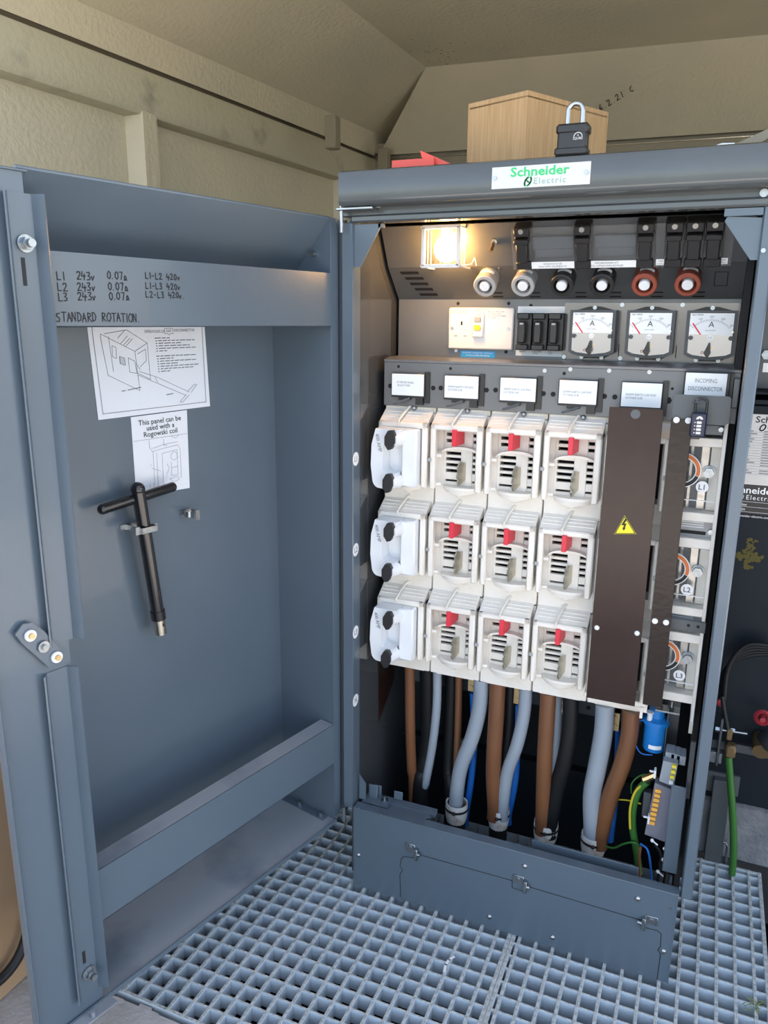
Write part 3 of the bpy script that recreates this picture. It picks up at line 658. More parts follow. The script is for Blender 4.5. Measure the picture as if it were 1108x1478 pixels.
# ball-ended connectors on the slanted panel
def conn(px, py, matn, label, txt):
    q = atY(px, py, .225); x = q.x; o = SLF(x, .30, 0); ax = V((0, -.86, -.51)); t = thing('panel_connector', o, label, 'connector', 'round panel connectors')
    mm = MB(); mm.lathe([(.024, -.012), (.024, .030), (.0255, .032), (.0255, .046), (.0235, .048), (.0175, .048), (.0165, .040), (.0165, .020), (0, .020)], o, ax, 26); mm.build('body', matn, t)
    mm = MB(); mm.lathe([(0, .050), (.0095, .050), (.0112, .048), (.0112, .020)], o, ax, 18); mm.build('plug', 'white_clean', t)
    mm = MB(); a = ax.cross(V((1, 0, 0))).normalized(); bb = V((1, 0, 0)); a = a if a.z > 0 else -a; vs = []; fs = []
    for i in range(9):
        th_ = math.radians(-8+i*9); r = .0246
        for h in (.016, .027): vs.append(o+ax*h+(a*math.cos(th_-.35)+bb*math.sin(th_-.35))*r)
    for i in range(8): fs.append((2*i, 2*i+1, 2*i+3, 2*i+2))
    mm.add(vs, fs, True); mm.build('band_label', 'label_white', t)
    mm = MB(); s_ = SLF(x+.026, .08, 0); mm.cyl(s_, s_+SL*.005, .0042, 10); mm.build('screw', 'steel', t)
cl = ['light grey round connector beneath the lamp and switch', 'second light grey round connector, just left of the black pair', 'left one of the two black round panel connectors', 'right one of the two black round panel connectors', 'left one of the two terracotta round panel connectors', 'right one of the two terracotta round panel connectors']
for (px, py), mt, l in zip(((706, 410), (760, 411), (815, 410), (872, 409), (932, 410), (993, 411)), ('grey_conn', 'grey_conn', 'black_plastic', 'black_plastic', 'terracotta', 'terracotta'), cl): conn(px, py, mt, l, '')

# ---- bulkhead lamp with wire guard
lx0, lx1, lz0, lz1, ly = .088, .174, 1.566, 1.647, .118
lamp = thing('bulkhead_lamp', (.131, .17, 1.566), 'glowing bulb in a white wire-guarded bulkhead lamp', 'lamp')
m = MB()
for z in (lz0, lz1): m.box(lx0, lx1, ly, ly+.006, z-.004, z+.004, .001)
for x in (lx0+.003, lx1-.003): m.box(x-.004, x+.004, ly, ly+.006, lz0, lz1, .001)
m.build('guard_frame', 'lamp_white', lamp)
for k in (1, 2, 3): 
    m = MB(); x = lx0+(lx1-lx0)*k/4; m.cyl((x, ly+.002, lz0), (x, ly+.002, lz1), .0011, 6); m.build('guard_wire', 'lamp_white', lamp)
for x in (lx0, lx1):
    for z0_, y1_ in ((lz0, .203), (lz1, .162)): m = MB(); m.box(x-.002, x+.002, ly, y1_, z0_-.002, z0_+.002); m.build('guard_wire', 'lamp_white', lamp)
    for yy in (.142, .160): m = MB(); m.cyl((x, yy, lz0), (x, yy, lz1), .0011, 6); m.build('guard_wire', 'lamp_white', lamp)
m = MB(); m.sphere((.136, .150, 1.603), .028, 20, 12); m.build('bulb', 'bulb', lamp)
m = MB(); m.cyl((.136, .150, 1.630), (.136, .150, 1.652), .013, 14); m.build('lamp_holder', 'lamp_white', lamp)
m = MB(); m.tube([(lx1+.001, ly+.03, lz0+.002), (lx1+.014, ly+.05, lz0+.006), (lx1+.018, ly+.06, lz0+.02), (lx1+.020, ly+.07, lz0+.004)], .0012, 6); m.build('guard_latch', 'lamp_white', lamp)
# toggle switch
q = UPL(atY(714, 347, .18).x, .42, 0); t = thing('toggle_switch', q, 'small metal toggle switch right of the lamp', 'switch')
m = MB(); m.cyl(q, q+UPN*.006, .008, 6); m.cyl(q+UPN*.006, q+UPN*.012, .0055, 12); m.build('collar', 'tin', t)
m = MB(); m.cyl(q+UPN*.012, q+UPN*.024+V((-.002, 0, -.010)), .0035, 10, .0045); m.build('lever', 'bronze', t)

# ---- socket outlet plate, sticker
sk = thing('socket_outlet', (.186, .27, 1.384), 'white single socket plate with a small breaker switch', 'socket')
YS = .2665
m = MB(); m.box(.106, .265, YS, .275, 1.384, 1.481, .003); m.build('plate', 'socket_white', sk)
for x in (.116, .254): m = MB(); m.cyl((x, YS, 1.433), (x, YS-.0015, 1.433), .004, 12); m.build('screw', 'steel', sk)
m = MB(); m.box(.168, .195, YS-.010, YS+.001, 1.413, 1.470, .002); m.build('breaker', 'white_clean', sk)
m = MB(); m.box(.1735, .1895, YS-.0135, YS-.010, 1.4475, 1.459, .001); m.build('test_button', 'grey_conn', sk)
m = MB(); m.box(.1735, .1895, YS-.0135, YS-.010, 1.4285, 1.4405, .001); m.build('rocker', 'term_yellow', sk)
m = MB(); m.box(.1375, .1415, YS-.0006, YS+.001, 1.440, 1.449); m.build('earth_slot', 'void', sk)
for x in (.125, .149): m = MB(); m.box(x-.004, x+.004, YS-.0005, YS+.001, 1.4135, 1.4165); m.build('pin_slot', 'grey_conn', sk)
for k, (x, z, tx, mt) in enumerate(((.109, 1.472, 'THIS SOCKET FOR 30MA', 'ink_blue'), (.109, 1.467, 'RCD PROTECTED USE', 'ink_blue'), (.170, 1.474, 'RCD PROTECTED', 'ink_soft'), (.202, 1.470, 'PRESS TO RESET ON', 'ink_blue'), (.202, 1.465, 'FULL RCD LOAD', 'ink_blue'), (.202, 1.460, 'TEST MONTHLY PRESS', 'ink_blue'), (.202, 1.455, 'T TO TRIP', 'ink_blue'), (.1735, 1.4615, '2 WAY', 'ring_orange'))):
    text('lettering', tx, (x, YS-.0004 if k != 7 else YS-.0104, z), (1, 0, 0), (0, 0, 1), .0052 if k != 7 else .007, mt, sk, 'LEFT', .85)
m = MB(); m.box(.137, .222, .2742, .2748, 1.365, 1.380); bs = m.build('socket_sticker', 'blue_sticker', None, 'bright blue sticker with white lines below the socket plate', 'sticker')
for z, tx in ((1.3740, 'EQUIPMENT CONNECTED INTERNALLY'), (1.3680, 'TO RCD & OVERLOAD DEVICE')): text('lettering', tx, (.1795, .2738, z), (1, 0, 0), (0, 0, 1), .0054, 'label_white', bs, 'CENTER', .8)
for px, py, mt in ((661, 438, 'void'), (734, 438, 'void'), (658, 506, 'white_clean'), (730, 508, 'void'), (766, 441, 'void')):
    q = atY(px, py, .275); m = MB(); m.cyl((q.x, .2756, q.z), (q.x, .2742, q.z), .004, 12); m.build('panel_hole' if mt == 'void' else 'panel_screw', mt, mpanel)
for px, py in ((898, 440), (985, 440), (1073, 441), (895, 517), (814, 515)):
    q = atY(px, py, .273); m = MB(); m.cyl((q.x, .2740, q.z), (q.x, .2690, q.z), .0048, 10); m.build('panel_screw', 'steel', mpanel)
# ---- three black fuse holders beside the socket
def cut2(i, label):
    x = .277+i*.0362; t = thing('fuse_holder', (x+.017, .255, 1.387), label, 'fuse holder', 'black fuse holders beside the socket')
    mm = MB(); mm.box(x, x+.035, .252, .275, 1.386, 1.469, .002); mm.box(x+.001, x+.029, .240, .253, 1.455, 1.469, .002); mm.box(x+.001, x+.029, .240, .253, 1.386, 1.399, .002); mm.build('base', 'black_plastic', t)
    mm = MB(); mm.box(x+.006, x+.024, .232, .253, 1.402, 1.451, .003); mm.build('carrier', 'black_plastic', t)
    mm = MB(); mm.box(x+.011, x+.019, .2314, .2322, 1.443, 1.447); mm.build('rating_mark', 'grey_conn', t)
for i, l in enumerate(('left one of three black fuse holders beside the socket plate', 'middle one of three black fuse holders beside the socket plate', 'right one of three black fuse holders, next to the first meter')): cut2(i, l)
m = MB(); m.box(.272, .392, .2736, .2742, 1.372, 1.484); fl = m.build('fuse_backing_label', 'label_white', None, 'pale printed backing label around the three black fuse holders', 'label')
for x, tx in ((.286, 'LIGHTING'), (.318, 'SUBSTATION\nSUPPLIES'), (.354, 'SPARE\nSUPPLY')): text('lettering', tx, (x-.006, .2732, 1.3805), (1, 0, 0), (0, 0, 1), .0042, 'ink_grey', fl, 'LEFT', .8)

# ---- three ammeters
def ammeter(i, label):
    x = .401+i*.1205; t = thing('ammeter', (x+.05, .245, 1.375), label, 'meter', 'square moving-needle ammeters')
    y = .224
    out = [(x, 1.476), (x+.098, 1.476), (x+.099, 1.386), (x+.088, 1.380), (x+.07, 1.3765), (x+.05, 1.375), (x+.03, 1.3765), (x+.012, 1.380), (x+.001, 1.386)]
    mm = MB(); mm.pxz(out, y+.001, .274); mm.build('case', 'frame_black', t)
    ins = [(x+.007, 1.4705), (x+.091, 1.4705), (x+.092, 1.390), (x+.082, 1.3855), (x+.05, 1.3815), (x+.018, 1.3855), (x+.008, 1.390)]
    mm = MB(); mm.pxz(ins, y-.0002, y+.0015); mm.build('face_plate', 'meter_steel', t)
    mm = MB(); mm.box(x+.0075, x+.0915, y-.0012, y, 1.4275, 1.470); mm.build('dial', 'label_white', t)
    c = V((x+.049, y-.0016, 1.409)); mm = MB()
    for k in range(25):
        a = math.radians(137-k*94/24); L_ = .0055 if k % 6 == 0 else .0032; d = V((math.cos(a), 0, math.sin(a))); mm.strip([c+d*.046, c+d*(.046+L_)], .0009, (0, 1, 0))
    mm.build('scale', 'ink_soft', t)
    for k, n in enumerate(('0', '100', '200', '300', '400')):
        a = math.radians(137-k*23.5); p = c+V((math.cos(a), 0, math.sin(a)))*.0545; text('numeral', n, p-V((0, 0, .002)), (1, 0, 0), (0, 0, 1), .0058, 'ink_soft', t, 'CENTER')
    text('unit_mark', 'A', (x+.0495, y-.0016, 1.4425), (1, 0, 0), (0, 0, 1), .0165, 'ink', t, 'CENTER')
    text('maker_print', 'F&G WE30', (x+.010, y-.0016, 1.4655), (1, 0, 0), (0, 0, 1), .0048, 'ink', t); text('maker_print', 'BS EN 60051', (x+.049, y-.0016, 1.4345), (1, 0, 0), (0, 0, 1), .0038, 'ink_soft', t, 'CENTER')
    mm = MB(); mm.strip([(x+.0135, y-.0022, 1.4495), (x+.030, y-.0022, 1.4275)], .0026, (0, 1, 0)); mm.build('needle', 'red_plastic', t)
    for dx in (.010, .087):
        mm = MB(); mm.cyl((x+dx+.002, y, 1.4205), (x+dx+.002, y-.006, 1.4205), .0046, 12); mm.build('cover_screw', 'frame_black', t)
        mm = MB(); mm.cyl((x+dx+.004, y-.001, 1.433), (x+dx+.004, y-.0018, 1.433), .0022, 8); mm.build('dial_screw', 'tin', t)
    mm = MB(); mm.lathe([(0, .001), (.0055, .001), (.0055, 0)], (x+.0495, y, 1.4212), (0, -1, 0), 14); b = mm.build('phase_mark', 'label_white', t)
    text('lettering', 'L%d' % (i+1), (x+.0495, y-.0014, 1.4188), (1, 0, 0), (0, 0, 1), .0065, 'ink_grey', b, 'CENTER')
    mm = MB(); kx, kz = x+.047, 1.391; mm.cyl((kx, y, kz), (kx, y-.014, kz), .0066, 14); mm.pxz([(kx-.0062, kz), (kx+.0062, kz), (kx+.0042, kz+.020), (kx+.001, kz+.020)], y-.010, y-.003); mm.pxz([(kx-.005, kz-.005), (kx+.005, kz-.005), (kx+.001, kz-.012)], y-.008, y-.003); mm.build('selector_knob', 'black_plastic', t)
    for (dx, dz, mt) in ((-.010, -.0005, 'terracotta'), (.008, .0095, 'brass')):
        mm = MB(); mm.ring((kx+dx, kz+dz), .0018, .0030, y-.0012, y-.0002, 12); mm.build('position_mark', mt, t)
    for pts in ([(x+.008, 1.476), (x+.035, 1.484), (x+.06, 1.484), (x+.09, 1.476)], [(x+.016, 1.380), (x+.028, 1.371), (x+.072, 1.371), (x+.088, 1.380)]):
        mm = MB(); mm.pxz(pts, .262, .268); mm.build('mounting_lug', 'brown_panel', t)
    for px_, z in ((x+.048, 1.4815), (x+.026, 1.3735), (x+.070, 1.3735)): mm = MB(); mm.cyl((px_, .262, z), (px_, .256, z), .0045, 10); mm.build('mounting_screw', 'steel', t)
    mm = MB()
    for dz in (0, .008, .016): mm.box(x+.1035, x+.1050, .2725, .2736, 1.376, 1.398+dz*.3); 
    mm.build('case_slot', 'void', t)
for i, l in enumerate(('ammeter marked L1, next to the black fuse holders', 'ammeter marked L2, between two alike ammeters', 'ammeter marked L3, rightmost of the three')): ammeter(i, l)

# ------------------------------------------------------------------ label rail over the fuse ways
m = MB(); m.box(-.016, .757, .1605, .163, 1.252, 1.355, .002); m.pyz([(.1605, 1.355), (.163, 1.358), (.20, 1.3625), (.274, 1.3625), (.274, 1.3655), (.198, 1.3655), (.160, 1.3600)], -.016, .757)
m.box(.744, .757, .150, .1605, 1.285, 1.345, .002)
rail_ = m.build('label_rail', 'panel_grey', cab)
for px, py, r, n in ((575, 529, .0035, 12), (650, 532, .0035, 12), (814, 539, .0038, 12), (563, 557, .006, 6), (625, 560, .006, 6), (636, 560, .006, 6), (702, 563, .006, 6), (715, 563, .006, 6), (784, 568, .006, 6), (798, 569, .006, 6), (872, 572, .006, 6), (887, 573, .006, 6), (964, 578, .0075, 6), (962, 561, .003, 10), (970, 561, .003, 10)):
    q = atY(px, py, .1605); mm = MB(); mm.cyl((q.x, .1610, q.z), (q.x, .1601, q.z), r, n); mm.build('rail_hole', 'void', rail_)
for px, py in ((786, 535), (823, 533), (879, 535), (937, 537)):
    q = atY(px, py, .1605); mm = MB(); mm.cyl((q.x, .161, q.z), (q.x, .1585, q.z), .0045, 12); mm.build('rail_screw', 'steel', rail_)
LBL = [('ET METER PANEL', 'BLUE STORE'), ('300MM EARTH CAP END', 'OUTSIDE SUB'), ('300MM EARTH CAP END', 'OUTSIDE SUB'), ('300MM EARTH CAP END', 'OUTSIDE SUB'), ('300MM EARTH CAP END', 'OUTSIDE SUB')]
LNM = ['white way label over the handled fuse carriers, first from the left', 'white way label over the second column of fuse ways', 'white way label over the third column of fuse ways', 'white way label over the fourth column, left of the brown cover', 'white way label right above the wide brown cover panel']
for i in range(5):
    x = .009+i*.1307; t = thing('way_label', (x+.04, .155, 1.277), LNM[i], 'label', 'white way labels on black holders')
    mm = MB(); mm.box(x-.002, x+.082, .1505, .155, 1.274, 1.330, .001); mm.box(x+.08, x+.092, .155, .1605, 1.262, 1.334); mm.box(x+.06, x+.078, .150, .16, 1.258, 1.275); mm.box(x+.018, x+.046, .148, .16, 1.268, 1.275); mm.build('holder', 'black_plastic', t)
    mm = MB(); mm.box(x, x+.080, .1492, .1505, 1.2785, 1.3285, .0004); card = mm.build('card', 'label_white', t)
    for k, tx in enumerate(LBL[i]): text('lettering', tx, (x+(.013 if i == 0 else .008)+(.002 if k and i == 0 else 0), .1489, 1.3068-(i > 0)*.005-k*.007), (1, 0, 0), (0, 0, 1), .0064, 'ink_grey', card, 'LEFT', .88)
    mm = MB(); mm.tube([(x+.045, .150, 1.272), (x+.030, .140, 1.266), (x+.015, .131, 1.261), (x+.012, .130, 1.2625)], [.003, .003, .003, .0025], 8); mm.build('release_tongue', 'dark_steel', t)
t = thing('way_label', (.693, .145, 1.311), 'white label reading INCOMING DISCONNECTOR above the combination padlock', 'label')
m = MB(); m.box(.652, .738, .1405, .148, 1.306, 1.3555, .001); m.box(.734, .744, .146, .1605, 1.290, 1.354); m.build('holder', 'black_plastic', t)
m = MB(); m.box(.655, .732, .1392, .1405, 1.309, 1.3535, .0004); card = m.build('card', 'label_white', t)
for tx, z in (('INCOMING', 1.3345), ('DISCONNECTOR', 1.3185)): text('lettering', tx, (.6935, .1389, z), (1, 0, 0), (0, 0, 1), .0118, 'ink_grey', card, 'CENTER', .70)

# ------------------------------------------------------------------ fuse ways : 5 columns x 3 phases
PW = .131; X0 = -.015; FZ = (1.066, .848, .6255); FH = .154; YFW = .120; YBW = .166
def fuse_unit(x, zb, label):
    t = thing('fuse_unit', (x+PW/2, .18, zb-.048), label, 'fuse unit', 'white fuse units in the open cabinet')
    g = .0012; x0, x1 = x+g, x+PW-g; zt = zb+FH
    mm = MB()   # moulded body around the opening
    mm.box(x0, x0+.020, YBW, .25, zb-.0475, zb+.171, .002); mm.box(x1-.016, x1, YBW, .25, zb-.0475, zb+.171, .002)
    mm.box(x0+.018, x1-.014, YBW, .25, zt-.004, zb+.171, 0); mm.box(x0+.018, x1-.014, YBW, .25, zb-.0475, zb+.004, 0)
    mm.build('body', 'white_plastic', t)
    mm = MB(); mm.box(x0+.018, x1-.014, .222, .25, zb, zt); mm.build('backing', 'void', t)
    mm = MB(); fx0, fx1 = x0+.001, x1-.004; b = .0022
    mm.box(fx0, fx0+.0125, YFW, YFW+.020, zb, zt, b*1.4); mm.box(fx1-.0145, fx1, YFW, YFW+.020, zb, zt, b*1.4)
    mm.box(fx0, fx1, YFW, YFW+.020, zt-.014, zt, b*1.4); mm.box(fx0+.001, fx0+.005, YFW+.018, YBW+.002, zb+.002, zt-.002); mm.box(fx1-.005, fx1-.001, YFW+.018, YBW+.002, zb+.002, zt-.002)
    mm.pyz([(YFW+.002, zt-.003), (YFW+.008, zt), (YBW+.002, zt+.026), (YBW+.002, zt-.010), (YFW+.012, zt-.010)], fx0+.001, fx1-.001)
    mm.build('frame', 'white_plastic', t)
    mm = MB()
    for k in range(3):
        u = .25+.22*k; y_, z_ = YFW+.008+(YBW-YFW-.006)*u, zt+.026*u
        for xa_, xb_ in ((fx0+.006, fx0+.048), (fx0+.060, fx1-.006)): mm.box(xa_, xb_, y_-.001, y_+.001, z_, z_+.0022)
    mm.build('top_ribs', 'white_plastic', t)
    # slotted plate : slats with real gaps
    xa, xb = x0+.022, x1-.018; xm = x0+.074
    ys = YBW+.004
    def slat(z0, z1): 
        s_ = MB(); s_.box(xa, xb, ys, ys+.010, z0, z1, .0008); s_.build('slat', 'white_plastic', t)
    for z0, z1 in ((zb+.004, zb+.012), (zb+.017, zb+.0345), (zb+.042, zb+.0485), (zb+.056, zb+.0625), (zb+.070, zb+.0765), (zb+.084, zb+.106), (zb+.1135, zb+.121), (zb+.1285, zb+.136), (zb+.1435, zb+.150)): slat(z0, z1)
    mm = MB(); mm.box(xm-.012, xm+.016, ys-.002, ys+.012, zb+.004, zt-.004, .001); mm.box(xm+.001, xm+.0022, ys-.0026, ys-.0018, zb+.006, zt-.006); mm.box(xa-.004, xa+.003, ys-.001, ys+.012, zb+.002, zt-.004); mm.box(xb-.003, xb+.004, ys-.001, ys+.012, zb+.002, zt-.004); mm.build('centre_post', 'white_plastic', t)
    mm = MB(); n = 12; vs = []   # arched rib
    cx, rz = (xa+xb)/2, .024; hw = (xb-xa)/2+.004
    for i in range(n+1):
        q = math.pi*i/n; s_, c_ = math.sin(q), math.cos(q)
        for dy, dr in ((-.022, 0), (-.022, -.006), (.002, -.006), (.002, 0)): vs.append((cx-(hw)*c_, ys+dy, zb+.076+(rz+dr)*s_**.7))
    fs = [(i*4+k, i*4+(k+1) % 4, i*4+4+(k+1) % 4, i*4+4+k) for i in range(n) for k in range(4)]
    mm.add(vs, fs); mm.build('arched_rib', 'white_plastic', t)
    mm = MB(); n = 14   # rounded tray lip under the window
    outer = [(cx-(hw-.004)*math.cos(math.pi*i/n), YBW-.026*math.sin(math.pi*i/n)) for i in range(n+1)]
    mm.pxy(outer, zb-.002, zb+.004); inner = [(cx+(p[0]-cx)*.9, YBW+(p[1]-YBW)*.85) for p in outer]
    mm.add([(p[0], p[1], zb-.002) for p in outer]+[(p[0], p[1], zb-.016+.010*abs(p[0]-cx)/hw) for p in inner], [(i, i+1, n+2+i, n+1+i) for i in range(n)], True)
    mm.box(cx-.008, cx+.008, YBW-.020, YBW, zb-.019, zb-.013, .002)
    mm.build('tray_lip', 'white_plastic', t)
    for zz in (zb+.010, zb+.078):
        mm = MB(); mm.cyl((fx0+.008, YFW+.02, zz), (fx0+.024, YFW+.02, zz), .0048, 10); mm.build('side_peg', 'white_plastic', t)
    sa = math.radians(6); mm = MB((V((x0+.055, YFW-.006, 0)), V((math.cos(sa), -math.sin(sa), 0)), V((math.sin(sa), math.cos(sa), 0)), V((0, 0, 1)))); mm.box(0, .010, 0, ys+.002-YFW, zt-.048, zt-.010, .0008); mm.build('red_tab', 'red_plastic', t)
    sa = math.radians(20); mm = MB((V((x0+.072, ys, 0)), V((math.cos(sa), -math.sin(sa), 0)), V((math.sin(sa), math.cos(sa), 0)), V((0, 0, 1)))); bx = 0; yq = ys; ys = 0   # tinned contact blade with a notched edge
    mm.pyz([(ys, zb+.060), (ys-.022, zb+.066), (ys-.030, zb+.056), (ys-.032, zb+.046), (ys-.027, zb+.042), (ys-.032, zb+.037), (ys-.034, zb+.028), (ys-.028, zb+.024), (ys-.032, zb+.018), (ys-.028, zb+.008), (ys, zb+.020)], bx, bx+.004); mm.build('contact_blade', 'tin', t); ys = yq
    mm = MB(); hx = x0+.054; mm.tube([(hx, YFW-.001, zt-.004), (hx, YFW-.002, zt+.003), (hx+.002, YFW+.012, zt+.012), (hx+.009, YBW-.006, zt+.030), (hx+.014, YBW, zt+.034)], .003, 8); mm.build('latch_arm', 'white_dirty', t)
    mm = MB(); mm.box(fx0-.004, fx0+.005, YFW-.001, YFW+.004, zb+.066, zb+.074); mm.build('joint_clip', 'grey_conn', t)
    return t
def fuse_plain(x, zb, label):   # way hidden behind the brown cover : only its frame and body can be seen
    t = thing('fuse_unit', (x+PW/2, .18, zb-.048), label, 'fuse unit', 'white fuse units in the open cabinet')
    x0, x1 = x+.0012, x+PW-.0012; zt = zb+FH; fx0, fx1 = x0+.001, x1-.001
    mm = MB(); mm.box(x0, x0+.02, YBW, .25, zb-.0475, zb+.171, .002); mm.box(x1-.016, x1, YBW, .25, zb-.0475, zb+.171, .002); mm.box(x0+.018, x1-.014, YBW, .25, zt-.004, zb+.171); mm.box(x0+.018, x1-.014, YBW, .25, zb-.0475, zb+.004); mm.build('body', 'white_plastic', t)
    mm = MB(); mm.box(x0+.018, x1-.014, .222, .25, zb, zt); mm.build('backing', 'void', t)
    mm = MB(); mm.box(fx0, fx0+.010, YFW, YFW+.020, zb, zt, .002); mm.box(fx1-.009, fx1, YFW-.006, YFW+.02, zb, zt, .003); mm.box(fx0, fx1, YFW, YFW+.020, zt-.012, zt, .002); mm.box(fx1-.005, fx1-.001, YFW+.018, YBW+.002, zb+.002, zt-.002)
    mm.pyz([(YFW+.002, zt-.003), (YFW+.008, zt), (YBW+.002, zt+.026), (YBW+.002, zt-.010), (YFW+.012, zt-.010)], fx0+.001, fx1-.001); mm.build('frame', 'white_plastic', t)
    mm = MB(); mm.box(fx1-.006, fx1+.001, YFW-.008, YFW, zb+.068, zb+.078); mm.build('joint_clip', 'grey_conn', t)
RN = ('top', 'middle', 'bottom'); CN = ('first', 'second', 'third', 'fourth', 'fifth')
proto = None; col0 = []
for c in range(5):
    for r in range(3):
        if c == 0: lb = 'white fuse unit holding a handled carrier, %s of the first column' % RN[r]
        elif c == 4: lb = 'white fuse unit mostly hidden behind the brown cover, %s one' % RN[r]
        else: lb = 'open white fuse unit with a red tab, %s of the %s column' % (RN[r], CN[c])
        if c == 4: fuse_plain(X0+c*PW, FZ[r], lb)
        elif proto is None: proto = fuse_unit(X0, FZ[0], lb)
        else: first = copy_tree(proto, (c*PW, 0, FZ[r]-FZ[0]), lb)
        if c == 0: col0.append(proto if r == 0 else first)
for o in col0:   # the carriers fill these units, their tab and blade are taken up
    for ch in list(o.children):
        if ch.name.startswith(('red_tab', 'contact_blade')): bpy.data.objects.remove(ch)
# moulded heads above the top row, one per way, with a sealing screw
for c in range(5):
    x = X0+c*PW; t = thing('terminal_shroud', (x+PW/2, .2, 1.238), 'white moulded shroud above the top fuse unit of the %s column' % CN[c], 'shroud', 'white moulded terminal shrouds')
    m = MB(); m.box(x+.0012, x+PW-.0012, .168, .25, 1.238, 1.272, .002); m.box(x+.072, x+.0732, .1674, .168, 1.24, 1.27); m.build('moulding', 'white_dirty', t)
    m = MB(); m.cyl((x+.077, .169, 1.249), (x+.077, .160, 1.249), .006, 12); m.sphere((x+.077, .160, 1.249), .0062); m.build('seal_screw', 'zinc', t)

# ---- fuse carriers with handles in the first column
for r in range(3):
    zb = FZ[r]+.004; x = X0+.010
    t = thing('fuse_carrier', (x+.05, .12, zb), 'white fuse carrier with a moulded handle marked 400 AMP, %s one' % RN[r], 'fuse carrier', 'handled fuse carriers')
    ar = lambda cx, cz, rx, rz, a0, a1, n=6: [(cx+rx*math.cos(math.radians(a0+(a1-a0)*i/n)), cz+rz*math.sin(math.radians(a0+(a1-a0)*i/n))) for i in range(n+1)]
    m = MB(); m.box(x+.060, x+.098, .098, .17, zb+.0, zb+.136, .004); m.pxz([(x, zb+.02), (x+.01, zb+.004), (x+.075, zb), (x+.075, zb+.134), (x+.012, zb+.134), (x, zb+.11)], .124, .17); m.build('carrier_body', 'white_clean', t)
    # C shaped grip
    hp = ar(x+.016, zb+.018, .020, .022, 250, 180, 5) + [(x-.008, zb+.05)] + [(x-.006, zb+.1)] + [(x+.004, zb+.137)] + [(x+.062, zb+.136), (x+.062, zb+.104)] + ar(x+.036, zb+.090, .014, .014, 90, 180, 5) + ar(x+.036, zb+.048, .014, .014, 180, 270, 5) + [(x+.056, zb+.034), (x+.056, zb+.0), (x+.02, zb-.004)]
    m = MB(); m.pxz(hp, .078, .126); m.build('grip', 'white_clean', t)
    for dx, dz in ((.047, .115), (.043, .014)):
        m = MB(); m.cyl((x+dx+.006, .10, zb+dz), (x+dx, .066, zb+dz), .019, 16, .0155); m.build('post', 'white_clean', t)
        p = [(x+dx+a, zb+dz+b) for a, b in ((-.0125, .007), (-.0045, .021), (.007, .0225), (.0125, .012), (.0125, -.006), (.0045, -.021), (-.004, -.0235), (-.0125, -.011))]
        m = MB(); m.pxz(p, .058, .070); m.build('rubber_cap', 'black_rubber', t)
    text('rating_print', '400 AMP', (x+.0035, .0772, zb+.124), (.22, 0, -1), (1, 0, .22), .0125, 'ink_grey', t, 'LEFT', .92)

# ------------------------------------------------------------------ brown cover panel with warning triangle
cv = thing('cover_panel', (.569, .09, .628), 'wide glossy brown cover panel with a yellow warning triangle', 'cover panel')
m = MB(); m.box(.5165, .6215, .0895, .093, .628, 1.282, .0006); m.build('panel', 'brown_panel', cv)
m = MB(); m.cyl((.5685, .0896, 1.270), (.5685, .0888, 1.270), .0095, 18); m.build('keyhole', 'dark_steel', cv)
for px, py in ((861, 906), (919, 914)):
    q = atY(px, py, .0895); m = MB(); m.sphere((q.x, .0895, q.z), .0058, 14, 6, (1, .6, 1)); m.build('screw', 'white_clean', cv)
tri = [atY(*p, .0889) for p in ((901, 744), (918, 771), (886, 771))]
m = MB(); m.prism(tri, (0, .0007, 0)); tr = m.build('warning_triangle', 'yellow', cv)
m = MB(); cx_, cz_ = tri[0].x, (tri[0].z+tri[1].z)/2
tb = [p*.90+(tri[0]+tri[1]+tri[2])/3*.10+V((0, -.0004, 0)) for p in tri]; m.strip(tb+[tb[0]], .0016, (0, 1, 0))
bolt = [(.002, .014), (.006, .013), (.001, .003), (.006, .004), (.0025, -.006), (.005, -.005), (.001, -.012), (-.003, -.006), (-.001, -.007), (.001, .0), (-.005, -.001)]
m.pxz([(cx_+a, cz_-.002+b) for a, b in bolt], .0884, .0889); m.build('lightning_mark', 'ink', cv)
m = MB(); m.box(.52, .616, .0931, .120, 1.262, 1.272); m.build('stand_off', 'dark_steel', cv)
m = MB(); m.box(X0+4*PW-.002, X0+5*PW+.004, .122, .17, .612, .6245, .002); m.box(.632, .638, .118, .13, .588, .615); m.build('bottom_flange', 'white_plastic', cv)

# ------------------------------------------------------------------ incoming disconnector column
dn = thing('incoming_disconnector', (.69, .15, .585), 'tall incoming disconnector with clear windows marked L1, L2 and L3', 'disconnector')
YD = .125
m = MB(); m.box(.7365, .744, YD-.005, .20, .60, 1.262, .001); m.pyz([(YD-.005, .60), (YD+.012, .565), (YD+.02, .60)], .7365, .744); m.build('side_frame', 'white_plastic', dn)
m = MB(); m.box(.638, .646, YD, .24, .60, 1.262); m.build('side_frame', 'white_plastic', dn)
m = MB(); m.box(.638, .744, .225, .24, .60, 1.262); m.build('back_frame', 'white_plastic', dn)
bars = [(632, 645), (740, 753), (777, 791), (876, 888), (913, 926), (1003, 1015)]
zD = lambda py, px=1012: atY(px, py, YD).z
def zrow(py): return atY(1010, py, YD).z
bz = [(1.208, 1.225), (1.052, 1.070), (.995, 1.012), (.842, .858), (.783, .799), (.612, .630)]
pxs = ((1016, 632, 645), (1006, 740, 753), (999, 777, 791), (990, 876, 888), (983, 913, 926), (975, 1000, 1012))
bz = [(atY(x, b_, YD).z, atY(x, a_, YD).z) for x, a_, b_ in pxs]
for z0, z1 in bz: m = MB(); m.box(.646, .7375, YD-.002, .225, z0, z1, .0015); m.build('cross_bar', 'white_plastic', dn)
